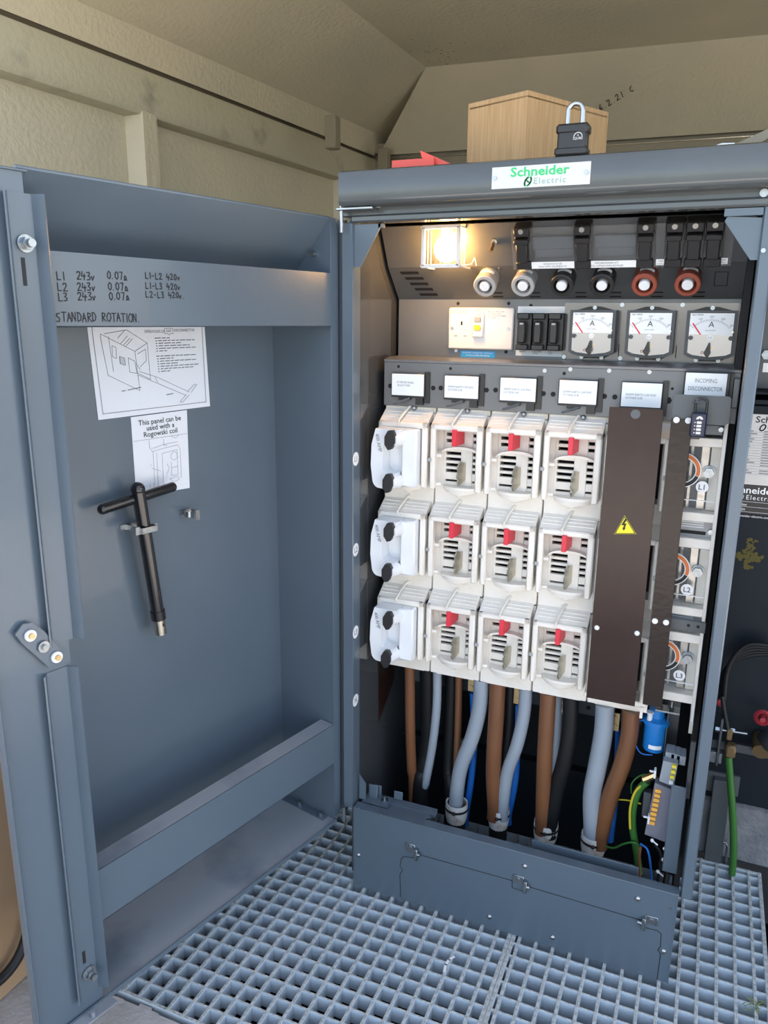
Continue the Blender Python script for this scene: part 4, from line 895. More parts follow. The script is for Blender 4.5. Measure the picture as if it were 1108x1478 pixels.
wins = [(bz[1][1], bz[0][0]), (bz[3][1], bz[2][0]), (bz[5][1], bz[4][0])]
gaps = [(bz[2][1], bz[1][0]), (bz[4][1], bz[3][0])]
for i, (z0, z1) in enumerate(wins):
    zc = (z0+z1)/2
    m = MB(); m.box(.648, .7355, .172, .215, z0, z1); m.build('dark_well', 'paint_dark', dn)
    m = MB(); m.box(.700, .716, .150, .172, z0+.002, z1-.002, .001); m.build('busbar', 'busbar', dn)
    m = MB(); m.box(.719, .7365, .150, .172, z0+.002, z1-.002); m.build('window_cheek', 'white_dirty', dn)
    for x in (.668, .680): m = MB(); m.box(x, x+.005, .155, .172, z0+.002, z1-.002); m.build('fixed_contact', 'busbar', dn)
    zc2 = atY((1027, 1010, 1000)[i], (682, 825, 951)[i], .14).z
    m = MB(); m.cyl((.718, .150, zc2), (.718, .142, zc2), .0125, 16); m.cyl((.718, .142, zc2), (.718, .128, zc2), .0105, 6); m.build('terminal_bolt', 'zinc', dn)
    cc = (.667, zc2+.002)
    m = MB(); m.ring(cc, .0255, .0365, YD+.004, YD+.006, 40); m.build('ring_edge', 'label_white', dn)
    m = MB(); m.ring(cc, .0275, .0345, YD+.0032, YD+.0045, 24, math.radians(-18), math.radians(130)); m.build('orange_arc', 'ring_orange', dn)
    m = MB(); m.ring(cc, .0275, .0345, YD+.0032, YD+.0045, 24, math.radians(-140), math.radians(-20)); m.build('black_arc', 'ink', dn)
    m = MB(); m.box(.648, .7355, YD+.0055, YD+.0065, z0, z1); m.build('clear_window', 'acrylic', dn)
    m = MB(); m.box(.648, .7355, YD+.002, YD+.0065, z0+.024, z0+.0255); m.build('window_seam', 'label_white', dn)
    zs = atY((1013, 991, 980)[i], (703, 851, 975)[i], .127).z; xs_ = atY((1013, 991, 980)[i], (703, 851, 975)[i], .127).x
    m = MB(); m.lathe([(0, .001), (.0122, .001), (.0122, 0), (0, 0)], (xs_, YD+.003, zs), (0, -1, 0), 22); s_ = m.build('phase_disc', 'sticker', dn)
    text('lettering', 'L%d' % (i+1), (xs_, YD+.0016, zs-.0055), (1, 0, 0), (0, 0, 1), .0155, 'navy', s_, 'CENTER', 1.0, .01)
for i, (z0, z1) in enumerate(gaps):
    m = MB(); m.box(.646, .7365, .140, .20, z0, z1); m.build('spacer', 'grey_conn', dn)
    m = MB(); m.box(.655, .725, .1385, .1402, z0+.006, z0+.013); m.build('spacer_slot', 'void', dn)
    m = MB()
    for k in range(3): m.box(.65, .72, .1388, .140, z1-.006-k*.005, z1-.004-k*.005)
    m.build('spacer_rib', 'white_clean', dn)
m = MB(); z0, z1 = gaps[1]; m.box(.646, .746, .112, .116, z0+.010, z1-.006, .001); m.build('cross_bracket', 'tank_grey', dn)
for x in (.712, .731): m = MB(); m.cyl((x, .1122, (z0+z1)/2+.003), (x, .1115, (z0+z1)/2+.003), .0035, 8); m.build('bracket_hole', 'void', dn)
m = MB(); m.cyl((.734, .128, gaps[0][0]+.018), (.734, .118, gaps[0][0]+.018), .0055, 8); m.build('screw', 'zinc', dn)
m = MB(); m.box(.6375, .677, .0895, .093, .637, 1.265, .0006); strip_ = m.build('cover_strip', 'brown_crinkle', dn)
for px, py in ((976, 606), (993, 607), (945, 896), (961, 898)):
    q = atY(px, py, .0895); m = MB(); m.cyl((q.x, .0895, q.z), (q.x, .0865, q.z), .0060, 14); m.cyl((q.x, .0865, q.z), (q.x, .0855, q.z), .0024, 8); m.build('rivet', 'white_clean', strip_)
m = MB(); m.pxz([(.638, 1.262), (.638, 1.309), (.641, 1.313), (.738, 1.313), (.743, 1.309), (.743, 1.262), (.738, 1.2565), (.690, 1.2565), (.690, 1.262)], .094, .097); m.build('locking_plate', 'tank_grey', dn)
m = MB(); m.box(.68, .736, .12, .17, 1.232, 1.254, .002); m.build('lock_bolt', 'dark_steel', dn)
m = MB(); m.cyl((.731, .118, 1.246), (.731, .108, 1.246), .005, 8); m.build('screw', 'zinc', dn)

# ---- padlocks
def shackle(name, c, w, h, r, matn, parent, yv):
    mm = MB(); pts = [(c[0]-w/2, yv, c[1])]+[(c[0]-w/2*math.cos(math.pi*i/12), yv, c[1]+h-w/2+w/2*math.sin(math.pi*i/12)) for i in range(13)]+[(c[0]+w/2, yv, c[1])]
    mm.tube(pts, r, 10); mm.build(name, matn, parent)
pk = thing('combination_padlock', (.693, .08, 1.228), 'dark navy combination padlock hanging on the grey locking plate', 'padlock')
b_ = atY(1013, 608, .075); bx0, bx1, bz0, bz1 = .674, .7035, 1.2335, 1.2815
m = MB(); m.box(bx0, bx1, .066, .086, bz0, bz1, .003); m.build('body', 'navy', pk)
m = MB(); m.box(bx0+.003, bx1-.010, .067, .085, bz0-.0035, bz0+.002, .001); m.build('base_cap', 'black_plastic', pk)
shackle('shackle', ((bx0+bx1)/2+.0015, bz1-.002), .021, .030, .0026, 'black_enamel', pk, .077)
m = MB(); m.cyl((bx0+.000, .077, bz1+.020), (bx0+.020, .0775, bz1+.0195), .0024, 8); m.build('staple', 'dark_steel', pk)
for k in range(4):
    m = MB(); m.box(bx0+.0115, bx0+.0205, .0648, .0662, bz0+.0065+k*.0068, bz0+.0115+k*.0068, .0005); m.build('digit_wheel', 'alu', pk)
    m = MB(); m.pxz([(bx0+.0075, bz0+.0075+k*.0068), (bx0+.0105, bz0+.009+k*.0068), (bx0+.0075, bz0+.0105+k*.0068)], .0655, .0662); m.build('pointer', 'alu', pk)
m = MB(); m.ring((bx0+.0160, bz0+.0355), .0020, .0062, .0654, .0662, 14, 0, math.pi); m.build('arched_mark', 'alu', pk)

p2 = thing('padlock', (.423, .0, 1.747), 'black steel padlock with a chrome shackle standing on the cabinet top', 'padlock')
bx0, bx1, bz0, bz1 = .394, .453, 1.747, 1.801
m = MB(); m.box(bx0+.003, bx1-.003, -.012, .020, bz0, bz1-.004, .003); m.box(bx0, bx1, -.014, .022, bz1-.018, bz1, .004); m.box(bx0-.001, bx1, -.014, .022, bz0, bz0+.014, .003); m.build('body', 'black_plastic', p2)
shackle('shackle', ((bx0+bx1)/2+.001, bz1-.004), .027, .040, .0046, 'steel', p2, .004)
m = MB(); ec = (.4345, bz0+.030); m.ring((ec[0], ec[1]), .0068, .0080, -.0126, -.0119, 16, 0, math.pi); m.build('emblem', 'alu', p2)
text('emblem', 'SQUIRE', (ec[0], -.0128, ec[1]-.0045), (1, 0, 0), (0, 0, 1), .0058, 'alu', p2, 'CENTER', .9, .01)
text('emblem', '&', (ec[0], -.0128, ec[1]+.0012), (1, 0, 0), (0, 0, 1), .005, 'alu', p2, 'CENTER')

# ------------------------------------------------------------------ things on the cabinet top
zt_ = 1.90; n0, n1, n2 = atZ(762, 130, zt_), atZ(676, 150, zt_), atZ(878, 162, zt_)
n3 = n1+n2-n0
bxo = thing('cardboard_box', ((n0+n3)/2).to_tuple()[:2]+(1.747,), 'brown cardboard box standing on top of the cabinet', 'box')
m = MB()
for a_, b_ in ((n0, n1), (n1, n3), (n3, n2), (n2, n0)):
    dd = (b_-a_).normalized(); nn = V((-dd.y, dd.x, 0)); cen = (n0+n3)/2; nn = nn if nn.dot(cen-a_) > 0 else -nn
    m.prism([V((a_.x, a_.y, 1.747)), V((b_.x, b_.y, 1.747)), b_, a_], nn*.004)
m.build('walls', 'cardboard', bxo)
m = MB(); m.prism([n0+V((0, 0, -.012)), n1+V((0, 0, -.012)), n3+V((0, 0, -.012)), n2+V((0, 0, -.012))], (0, 0, .003)); m.build('top_flaps', 'cardboard', bxo)
q = n0.lerp(n2, .0); mm = MB()
q0 = atY(606, 217, .06); q1 = atY(650, 236, .06)
m = MB(); d_ = (q1-q0); e_ = V((.004, 0, -.014)); m.prism([q0, q1, q1+e_, q0+e_], (0, .012, 0)); m.build('red_strap', 'red_strap', None, 'red plastic strap slanting up on the cabinet top', 'strap', 'red plastic straps')
q0 = atY(568, 234, .06); q1 = atY(628, 234, .06)
m = MB(); m.box(q0.x, q1.x, .05, .062, 1.747, q0.z+.001); m.build('red_strap', 'red_strap', None, 'red plastic strap lying flat near the cabinet top\'s left end', 'strap', 'red plastic straps')
q0 = atY(1023, 211, .05); q1 = atY(1060, 206, .05); m = MB(); m.prism([(q0.x, .05, 1.747), (q1.x, .05, 1.747), (q1.x, .05, q1.z), ((q0.x+q1.x)/2, .05, q1.z+.001), (q0.x, .05, q0.z-.002)], (0, .05, 0)); m.build('paper_scrap', 'label_white', None, 'crumpled white scrap on the cabinet top by the dark strut', 'scrap')
q0 = atY(1062, 207, .08); q1 = atY(1108, 186, .08); m = MB(); m.prism([q0, q1, q1+V((.02, 0, -.004)), q0+V((.03, 0, -.008))], (0, .01, 0)); m.build('metal_strut', 'grp_dark', None, 'dark olive strut rising behind the cabinet top at right', 'strut')
# note written on the sloping roof behind
m = MB(); u0 = None
rs_n = (tLB-jB2).cross(bR-jB2).normalized(); rs_n = rs_n if rs_n.y < 0 else -rs_n
def on_roof(px, py): r = ray(px, py); return CAM + r*((jB2-CAM).dot(rs_n)/r.dot(rs_n)) + rs_n*.001
o_ = on_roof(866, 160); ex = (on_roof(876, 154)-o_).normalized(); ey = (on_roof(862, 151)-o_).normalized()
write(m, '6.2.21 C', lambda u, v: o_+ex*u+ey*v, .020, .0028, rs_n, .98)
m.build('handwriting', 'ink', ceiling, kind='stuff')

# ------------------------------------------------------------------ cable cores below the fuse ways
def smooth_path(pts, k=5):
    out = []; n = len(pts)
    for i in range(n-1):
        p0, p1_, p2_, p3 = pts[max(i-1, 0)], pts[i], pts[i+1], pts[min(i+2, n-1)]
        for j in range(k):
            t = j/k; out.append(.5*((2*p1_)+(p2_-p0)*t+(2*p0-5*p1_+4*p2_-p3)*t*t+(3*p1_-p0-3*p2_+p3)*t**3))
    out.append(pts[-1]); return out
def core(name, pxs, ys, w, matn, label, group, top=True, low=None):
    ps = [atY(px, py, y) for (px, py), y in zip(pxs, ys)]
    if top: ps[0] = V((ps[0].x, ps[0].y, .577)) if ps[0].y < .255 else ps[0]+V((0, 0, .05))
    ps.append(V((ps[-1].x, ps[-1].y, ps[-1].z-.035 if low is None else low)))
    r = w/2*(atY(600, 1050, .2)-CAM).length/F_PX
    mm = MB(); mm.tube(smooth_path(ps), r, 14); return mm.build(name, matn, None, label, 'cable', group)
GB, GG, GK, GU = 'brown cable cores', 'grey cable cores', 'black cable cores', 'blue neutral cores'
Y1 = .20
core('brown_core', [(591, 960), (592, 1050), (594, 1110), (596, 1150)], [.19, .2, .21, .215], 14, 'core_brown', 'brown cable core at far left, hanging below the handled carriers', GB, low=-.44)
core('black_core', [(618, 965), (620, 1060), (612, 1110), (606, 1150)], [.24, .24, .23, .22], 26, 'core_black', 'thick black cable core beside the far left brown one', GK, low=-.44)
core('grey_core', [(631, 968), (630, 1020), (624, 1075), (614, 1130), (608, 1160)], [.2, .2, .205, .21, .215], 12, 'core_grey', 'thin grey cable core, leftmost of the grey ones', GG, low=-.44)
core('brown_core', [(662, 975), (661, 1040), (659, 1100), (657, 1160)], [.23, .23, .22, .21], 10, 'core_brown', 'narrow brown cable core half hidden behind the first thick grey core', GB, low=-.44)
core('black_core', [(652, 972), (650, 1050), (648, 1110), (650, 1165)], [.25, .25, .24, .22], 18, 'core_black', 'black cable core left of the narrow brown one', GK, low=-.44)
core('grey_core', [(694, 985), (692, 1020), (681, 1065), (664, 1110), (657, 1165)], [.185, .185, .185, .19, .195], 20, 'core_grey', 'thick grey cable core bending left between the two left brown ones', GG)
core('brown_core', [(718, 985), (716, 1030), (713, 1080), (712, 1120), (714, 1165)], [.185, .185, .19, .195, .2], 21, 'core_brown', 'thick brown cable core hanging below the second and third columns', GB)
core('black_core', [(736, 990), (734, 1060), (727, 1110), (722, 1160)], [.225, .225, .22, .21], 16, 'core_black', 'black cable core between the thick brown core and the third grey one', GK)
core('grey_core', [(759, 990), (756, 1030), (746, 1075), (732, 1115), (725, 1165)], [.19, .19, .19, .195, .2], 17, 'core_grey', 'grey cable core curving left beneath the third column', GG)
core('brown_core', [(791, 1000), (788, 1050), (785, 1110), (783, 1185)], [.18, .18, .185, .195], 20, 'core_brown', 'straight brown cable core below the fourth column', GB)
core('grey_core', [(803, 1005), (802, 1060), (799, 1110), (791, 1185)], [.215, .215, .21, .205], 15, 'core_grey', 'grey cable core hidden behind the straight brown core', GG)
core('black_core', [(823, 1008), (822, 1050), (815, 1095), (803, 1140), (793, 1190)], [.19, .19, .19, .195, .2], 20, 'core_black', 'thick black cable core right of the straight brown core', GK)
core('grey_core', [(873, 1015), (870, 1060), (861, 1110), (854, 1150), (855, 1210)], [.175, .175, .178, .182, .188], 23, 'core_grey', 'thickest grey cable core under the brown cover panel', GG)
core('black_core', [(880, 1020), (879, 1080), (874, 1140), (866, 1210)], [.215, .215, .21, .2], 14, 'core_black', 'black cable core between the rightmost grey and brown cores', GK)
core('brown_core', [(911, 1020), (908, 1060), (897, 1105), (880, 1150), (866, 1205)], [.17, .17, .172, .178, .185], 21, 'core_brown', 'brown cable core curving left, rightmost of the cores', GB)
BL = [([(683, 1000), (684, 1060), (680, 1120), (672, 1175)], .235, (681, 985)), ([(745, 1015), (745, 1070), (742, 1125), (733, 1172)], .235, (747, 1003)), ([(814, 1030), (812, 1090), (806, 1140), (800, 1180)], .235, (813, 1018)), ([(888, 1050), (887, 1100), (884, 1160), (880, 1195)], .225, (888, 1041))]
BLN = ['blue neutral core behind the first thick grey core', 'blue neutral core beside the third grey core', 'thin blue neutral core behind the thick black core', 'blue neutral core between the last grey and brown cores']
for (pp, y, (lx_, lz_)), l in zip(BL, BLN):
    o = core('blue_core', pp, [y]*4, (10, 12, 8, 13)[BL.index((pp, y, (lx_, lz_)))], 'core_blue', l, GU, top=False)
    c_ = atY(lx_, lz_, y-.018); mm = MB(); mm.box(c_.x-.0098, c_.x+.0098, c_.y-.004, c_.y+.020, c_.z-.024, c_.z+.024, .001); lug = mm.build('terminal_lug', 'brass', o)
    for dz in (-.011, .011): mm = MB(); mm.cyl((c_.x, c_.y-.004, c_.z+dz), (c_.x, c_.y-.007, c_.z+dz), .0055, 10); mm.cyl((c_.x, c_.y-.007, c_.z+dz), (c_.x, c_.y-.0075, c_.z+dz), .003, 6); mm.build('clamp_screw', 'brass', lug)
# black cable sheaths with white tape and a cable tie where the cores spread out
SN = ('first', 'second', 'third', 'fourth')
for i, (px, py, y, w) in enumerate(((659, 1160, .196, 29), (720, 1168, .21, 27), (788, 1188, .208, 30), (857, 1206, .195, 30))):
    c_ = atY(px, py, y); r = w/2*1.95/F_PX*1.16; t = thing('cable_sheath', (c_.x, c_.y, -.46), 'cut black cable sheath bound with white tape, %s from the left' % SN[i], 'cable', 'cut cable sheaths')
    mm = MB(); mm.lathe([(r*.86, .004), (r, .006), (r*1.03, -.012), (r*.98, -.034), (r*.86, -.052), (r*.7, -.054)], c_, (0, 0, 1), 22); mm.build('tape', 'tape_white', t)
    mm = MB(); mm.lathe([(r*1.0, -.007), (r*1.07, -.008), (r*1.07, -.013), (r*1.0, -.014)], c_, (0, 0, 1), 22); mm.sphere((c_.x+.002, c_.y-r*1.06, c_.z-.0105), .005, 8, 6); mm.build('cable_tie', 'black_rubber', t)
    mm = MB(); mm.tube([c_+V((0, 0, -.048)), c_+V((0, 0, -.10)), V((c_.x, c_.y, -.458))], [r*.88, r*.86, r*.86], 18); mm.build('sheath', 'core_black', t)
# brown insulating sheet at lower left, sitting against the side panel
q = atX(552, 955, -.034); m = MB(); m.prism([(-.0358, .185, .62), (-.0358, .30, .62), (-.0358, .30, .47), (-.0358, .19, .39)], (.002, 0, 0)); m.build('insulating_sheet', 'brown_panel', None, 'dark brown insulating sheet on the side wall below the carriers', 'sheet')
q = atY(668, 1080, .34); m = MB(); m.box(q.x-.010, q.x+.010, .339, .340, q.z-.03, q.z+.03); m.build('cable_tag', 'green_tag', None, 'pale green tag behind the first thick grey cable core', 'tag')
# earth bar across the back
m = MB(); m.box(.0, .63, .30, .305, .475, .515); eb = m.build('earth_bar', 'paint_dark', None, 'dark perforated bar running behind the cable cores', 'bar')
for x in (.08, .12, .20, .46, .50): mm = MB(); mm.cyl((x, .3002, .495), (x, .2994, .495), .006, 10); mm.build('hole', 'void', eb)
m = MB(); m.box(.478, .515, .24, .25, .555, .578, .001); m.build('contact_tab', 'zinc', None, 'bare metal contact tab under the fourth column', 'tab')

# ---- blue current transformer and its bracket
ct = thing('current_transformer', (.655, .20, .475), 'bright blue cylindrical transformer with white terminals below the disconnector', 'transformer')
o_ = atY(943, 1075, .18); cx_, cy_ = o_.x, .185; r = .0245
zt2 = atY(943, 1045, .17).z; zb2 = atY(943, 1085, .17).z
m = MB(); m.lathe([(0, zb2), (r*.92, zb2), (r, zb2+.004), (r, zt2-.004), (r*1.22, zt2-.002), (r*1.22, zt2+.008), (r*.95, zt2+.010), (r*.72, zt2+.014), (r*.72, zt2+.034), (0, zt2+.034)], (cx_, cy_, 0), (0, 0, 1), 30, True); m.build('body', 'ct_blue', ct)
m = MB(); m.box(cx_-.004, cx_+.048, cy_-.016, cy_+.016, zt2+.034, zt2+.038); m.build('terminal_plate', 'zinc', ct)
for dx in (.006, .030): m = MB(); m.cyl((cx_+dx, cy_-.004, zt2+.038), (cx_+dx, cy_-.004, zt2+.046), .007, 6); m.cyl((cx_+dx, cy_-.004, zt2+.046), (cx_+dx, cy_-.004, zt2+.058), .004, 10); m.build('terminal_bolt', 'zinc', ct)
m = MB(); m.cyl((cx_-.014, cy_-.016, zt2+.008), (cx_-.014, cy_-.016, zt2+.026), .006, 12); m.lathe([(.008, zt2+.026), (.0095, zt2+.030), (0, zt2+.030)], (cx_-.014, cy_-.016, 0), (0, 0, 1), 12); m.build('insulator', 'white_clean', ct)
m = MB(); vs = [(cx_+(r+.0005)*math.sin(a), cy_-(r+.0005)*math.cos(a), z) for a in [math.radians(-25+i*10) for i in range(8)] for z in (zb2+.010, zb2+.020)]; m.add(vs, [(2*i, 2*i+1, 2*i+3, 2*i+2) for i in range(7)], True); m.build('rating_label', 'label_white', ct)
m = MB(); m.tube(smooth_path([V((cx_-.02, cy_-.015, zt2+.01)), V((cx_-.05, cy_-.01, zt2-.02)), V((cx_-.03, cy_-.02, zb2-.004)), V((cx_, cy_-.02, zb2-.006))]), .0016, 6); m.build('lead', 'core_blue', ct)
m = MB(); m.box(.655, .715, .225, .23, .46, .60); m.box(.69, .692, .17, .23, .44, .60); m.build('mounting_bracket', 'dark_steel', ct)

# ---- terminal rail : grey terminals, clear cover, orange links
tr_ = thing('terminal_rail', (.70, .13, .25), 'upright terminal rail with orange links behind a clear cover', 'terminals')
YT = .12
PT = lambda px, py, y=YT: atY(px, py, y)
def pq(pts, y0, y1, name, matn, par): mm = MB(); mm.pxz([(PT(*p, y0).x, PT(*p, y0).z) for p in pts], y0, y1); return mm.build(name, matn, par)
pq([(957, 1098), (978, 1103), (972, 1136), (951, 1127)], .115, .135, 'terminal_block', 'term_grey', tr_)
for k in range(4):
    z = PT(968, 1105+k*8, .11).z; x = PT(974-k*1.6, 1105+k*8, .11).x; m = MB(); m.box(x-.006, x+.003, .108, .116, z-.004, z+.003); m.build('marker_tab', 'term_yellow' if k < 3 else 'label_white', tr_)
pq([(945, 1130), (974, 1142), (966, 1218), (930, 1204)], .122, .150, 'clear_housing', 'trunk_clear', tr_)
for k in range(8):
    p = PT(949-k*1.3, 1141+k*6.6, .121); m = MB(); m.box(p.x-.006, p.x+.0075, .117, .1225, p.z-.0042, p.z+.0038, .0008); m.build('orange_link', 'term_orange', tr_)
for k in range(9):
    p = PT(974-k*1.1, 1150+k*6.6, .121); m = MB(); m.box(p.x-.0035, p.x+.004, .114, .122, p.z-.003, p.z+.003, .0008); m.build('blue_ferrule', 'core_blue', tr_)
for px, py in ((945, 1116), (936, 1182)):
    p = PT(px, py, .12); m = MB(); m.box(p.x-.0025, p.x+.0025, .112, .13, p.z-.010, p.z+.010, .001); m.cyl((p.x-.012, .12, p.z+.003), (p.x, .12, p.z+.003), .0022, 8); m.build('thumb_screw', 'white_clean', tr_)
m = MB(); p = PT(930, 1160, .14); m.box(p.x-.004, p.x+.012, .14, .16, p.z-.035, p.z+.030); m.build('end_bracket', 'dark_steel', tr_)
for k in range(3):   # grey moulded terminals stacked above
    p = PT(968+k*8, 1090+k*2.5, .14); m = MB(); m.box(p.x-.012, p.x+.008, .135, .175, p.z-.014, p.z+.008, .001); m.build('terminal_block', 'term_grey', tr_)
# grey trunking lid in front of the rail
gt = [(PT(*p, .085).x, PT(*p, .085).z) for p in ((973, 1103), (1001, 1107), (993, 1290), (975, 1285), (966, 1272))]
m = MB(); m.box(.714, .7465, .082, .086, .240, .462, .002); m.box(.7445, .7465, .086, .13, .24, .462); m.build('trunking_lid', 'paint', None, 'grey upright trunking lid beside the right jamb', 'trunking')
m = MB(); p = PT(1003, 1045, .10); m.box(.744, .754, .11, .116, .42, .56); m.build('mounting_strip', 'paint_gloss', None, 'narrow grey mounting strip between disconnector and right jamb', 'strip')
# earth conductors
def wire(name, pxs, ys, r, matn, label, cat='wire', group=None, n=10):
    ps = [atY(px, py, y) for (px, py), y in zip(pxs, ys)]; mm = MB(); mm.tube(smooth_path(ps), r, n); return mm.build(name, matn, None, label, cat, group)
e1 = wire('earth_wire', [(934, 1128), (922, 1140), (914, 1165), (913, 1195), (918, 1225), (922, 1260)], [.15, .155, .16, .165, .17, .17], .0088, 'core_green', 'thick green earth wire looping down to the cover plate', 'cable')
mm = MB(); p = atY(936, 1122, .148); d_ = V((.018, 0, .014)); mm.tube([p-d_*.6, p+d_*.9], .0085, 8); mm.build('brass_lug', 'brass', e1)
ps = [atY(px, py, .1515) for px, py in ((930, 1130), (917, 1142), (910, 1166), (910, 1195))]; mm = MB(); mm.tube(smooth_path([p_+V((-.001, -.004, 0)) for p_ in ps]), .0028, 8); mm.build('yellow_stripe', 'core_yellow', e1)
GW = 'thin control wires'
wire('earth_wire', [(888, 1154), (905, 1155), (924, 1160)], [.19, .18, .15], .0018, 'core_yellow', 'thin yellow-green wire running left from the terminal rail', group=GW)
wire('earth_wire', [(944, 1118), (925, 1119), (912, 1130), (911, 1145)], [.16, .17, .17, .17], .0018, 'core_green', 'thin green wire arching off the brass lug', group=GW)
wire('earth_wire', [(868, 1220), (885, 1224), (900, 1218), (915, 1216), (925, 1224)], [.18, .17, .16, .15, .15], .0026, 'core_green', 'thin green wire lying along the bottom near the guard plate', group=GW)
wire('control_wire', [(924, 1218), (934, 1226), (938, 1245), (940, 1275)], [.14, .13, .125, .12], .0026, 'core_blue', 'dark blue wire curving down below the terminal rail', group=GW)
wire('control_wire', [(924, 1222), (922, 1245), (923, 1270)], [.13, .13, .13], .0035, 'core_brown', 'brown wire under the dark blue one', group=GW)
for k, (px, py) in enumerate(((944, 1218), (952, 1232), (950, 1245))):
    wire('control_wire', [(px, py), (px+10, py+14), (px+8, py+32), (px+4, 1282)], [.12, .118, .115, .115], .0035, 'core_black', 'black control wire below the terminal rail, %s of three' % ('left one', 'right one', 'middle one')[k], group=GW)
for k, (px, py) in enumerate(((941, 1213), (959, 1225), (957, 1241), (949, 1258))):
    p = PT(px, py, .108); q = PT(px+8, py+7, .104); mm = MB(); mm.sphere(p, .0045, 8, 6); mm.tube([p, q], .0018, 6); mm.build('cable_tie', 'white_clean', None, 'white cable tie end below the terminal rail, %s down' % ('first', 'second', 'third', 'fourth')[k], 'cable tie', 'white cable ties')

# ------------------------------------------------------------------ right of the cabinet : transformer, plinth, earth bar
YTK = .53
m = MB(); m.box(.70, 2.2, YTK, 1.35, -.004, .178, .01); m.build('plinth', 'concrete_rough', None, 'rough grey concrete plinth under the dark transformer tank', 'plinth')
tk = thing('transformer_tank', (1.3, .9, .178), 'dark navy transformer tank with nameplates right of the cabinet', 'transformer')
m = MB(); m.box(.72, 2.2, YTK, 1.3, .178, 1.262, .006); m.build('tank', 'tank', tk)
m = MB(); m.box(.72, 2.2, YTK-.012, 1.3, 1.262, 1.272); m.box(.72, 2.2, YTK-.03, 1.3, 1.286, 1.294, .002); m.build('rim', 'tank', tk)
m = MB(); m.box(.80, 2.2, YTK+.02, 1.3, 1.294, 1.66, .004); m.build('upper_box', 'tank_grey', tk)
for px, py in ((1106, 512),): q = atY(px, py, YTK+.02); m = MB(); m.cyl((q.x, YTK+.02, q.z), (q.x, YTK+.008, q.z), .012, 6); m.build('bolt', 'zinc', tk)
q = atY(1106, 530, YTK+.019); m = MB(); m.box(q.x-.008, q.x+.05, YTK+.0185, YTK+.0195, q.z-.012, q.z+.010); m.build('small_label', 'label_white', tk)
NP = lambda px, py: atY(px, py, YTK-.002)
x0 = .778; zA, zB, zC = NP(1095, 598).z, NP(1090, 700).z, NP(1085, 742).z
m = MB(); m.box(x0, x0+.155, YTK-.002, YTK, zB, zA); rp = m.build('rating_plate', 'plate_silver', tk)
text('lettering', 'Schneider', (x0+.034, YTK-.0026, zA-.020), (1, 0, 0), (0, 0, 1), .022, 'ink', rp, 'LEFT', 1.1, .012)
text('lettering', 'Electric', (x0+.062, YTK-.0026, zA-.036), (1, 0, 0), (0, 0, 1), .0165, 'ink', rp, 'LEFT', 1.0, 0, 0, 1.2)
m = MB(); c_ = V((x0+.052, YTK-.0026, zA-.032)); m.strip([c_+V((math.cos(t_)*.0055+.0025*math.sin(t_), 0, math.sin(t_)*.0075)) for t_ in [i*math.pi/8 for i in range(17)]], .003, (0, 1, 0)); m.build('round_mark', 'ink', rp)
m = MB(); rows = 17
for k in range(rows):
    z = zA-.044-k*(zA-zB-.064)/rows; m.box(x0+.004, x0+.150, YTK-.0024, YTK-.002, z, z+.0005)
    for c in range(3):
        xs_ = x0+.008+c*.048; 
        if random.random() < .85: m.box(xs_, xs_+random.uniform(.012, .036), YTK-.0025, YTK-.002, z+.0020, z+.0042)
m.build('printed_table', 'ink_grey', rp, kind='stuff')
m = MB(); m.box(x0-.006, x0+.155, YTK-.002, YTK, zC, zB-.001); bp = m.build('name_plate', 'plate_black', tk)
text('lettering', 'Schneider', (x0-.005, YTK-.0026, zB-.022), (1, 0, 0), (0, 0, 1), .024, 'label_white', bp, 'LEFT', 1.1, .014)
text('lettering', 'Electric', (x0+.034, YTK-.0026, zB-.038), (1, 0, 0), (0, 0, 1), .0165, 'label_white', bp, 'LEFT', 1.0, 0, 0, 1.2)
m = MB(); c_ = V((x0+.022, YTK-.0026, zB-.034)); m.strip([c_+V((math.cos(t_)*.0055+.0025*math.sin(t_), 0, math.sin(t_)*.0075)) for t_ in [i*math.pi/8 for i in range(17)]], .003, (0, 1, 0)); m.build('round_mark', 'label_white', bp)
for tx, dz in (('Part number', .054), ('Unit weight', .066), ('www.schneider-electric.com', .083)): text('lettering', tx, (x0-.004, YTK-.0026, zB-dz), (1, 0, 0), (0, 0, 1), .0085, 'label_white', bp)
m = MB()
for dz in (.044, .057, .070): m.box(x0-.004, x0+.15, YTK-.0026, YTK-.002, zB-dz, zB-dz+.0006)
m.build('table_line', 'label_white', bp, kind='stuff')
# sprayed yellow cross
m = MB(); c_ = atY(1079, 800, YTK-.0008)
for k in range(150):
    a = random.choice((0, 1)); u = random.uniform(-1, 1)
    d_ = V((.012*random.gauss(0, .5), 0, .040*u)) if a else V((.034*u, 0, .010*random.gauss(0, .5)-.006))
    m.disc(c_+d_+V((0, -.0003*k/150, 0)), random.uniform(.0015, .005), (0, 1, 0), 8)
m.build('sprayed_cross', 'spray_yellow', tk, kind='stuff')
# coiled black cables
for k in range(5):
    pts = [(1040+k*1.2, 1010), (1043+k*1.5, 975-k), (1058+k, 950-k*3+6), (1082, 938-k*4+8), (1112, 936-k*3+8)]
    wire('coiled_cable', pts, [.50-.004*k]*5, .006, 'core_black', 'black cable looped against the tank, %s of the bundle' % ('innermost', 'second', 'third', 'fourth', 'outermost')[k], 'cable', 'looped black cables')
wire('black_lead', [(1042, 1005), (1046, 1030), (1050, 1052)], [.48, .47, .46], .006, 'core_black', 'black lead dropping onto the bronze earth clamp', 'cable')
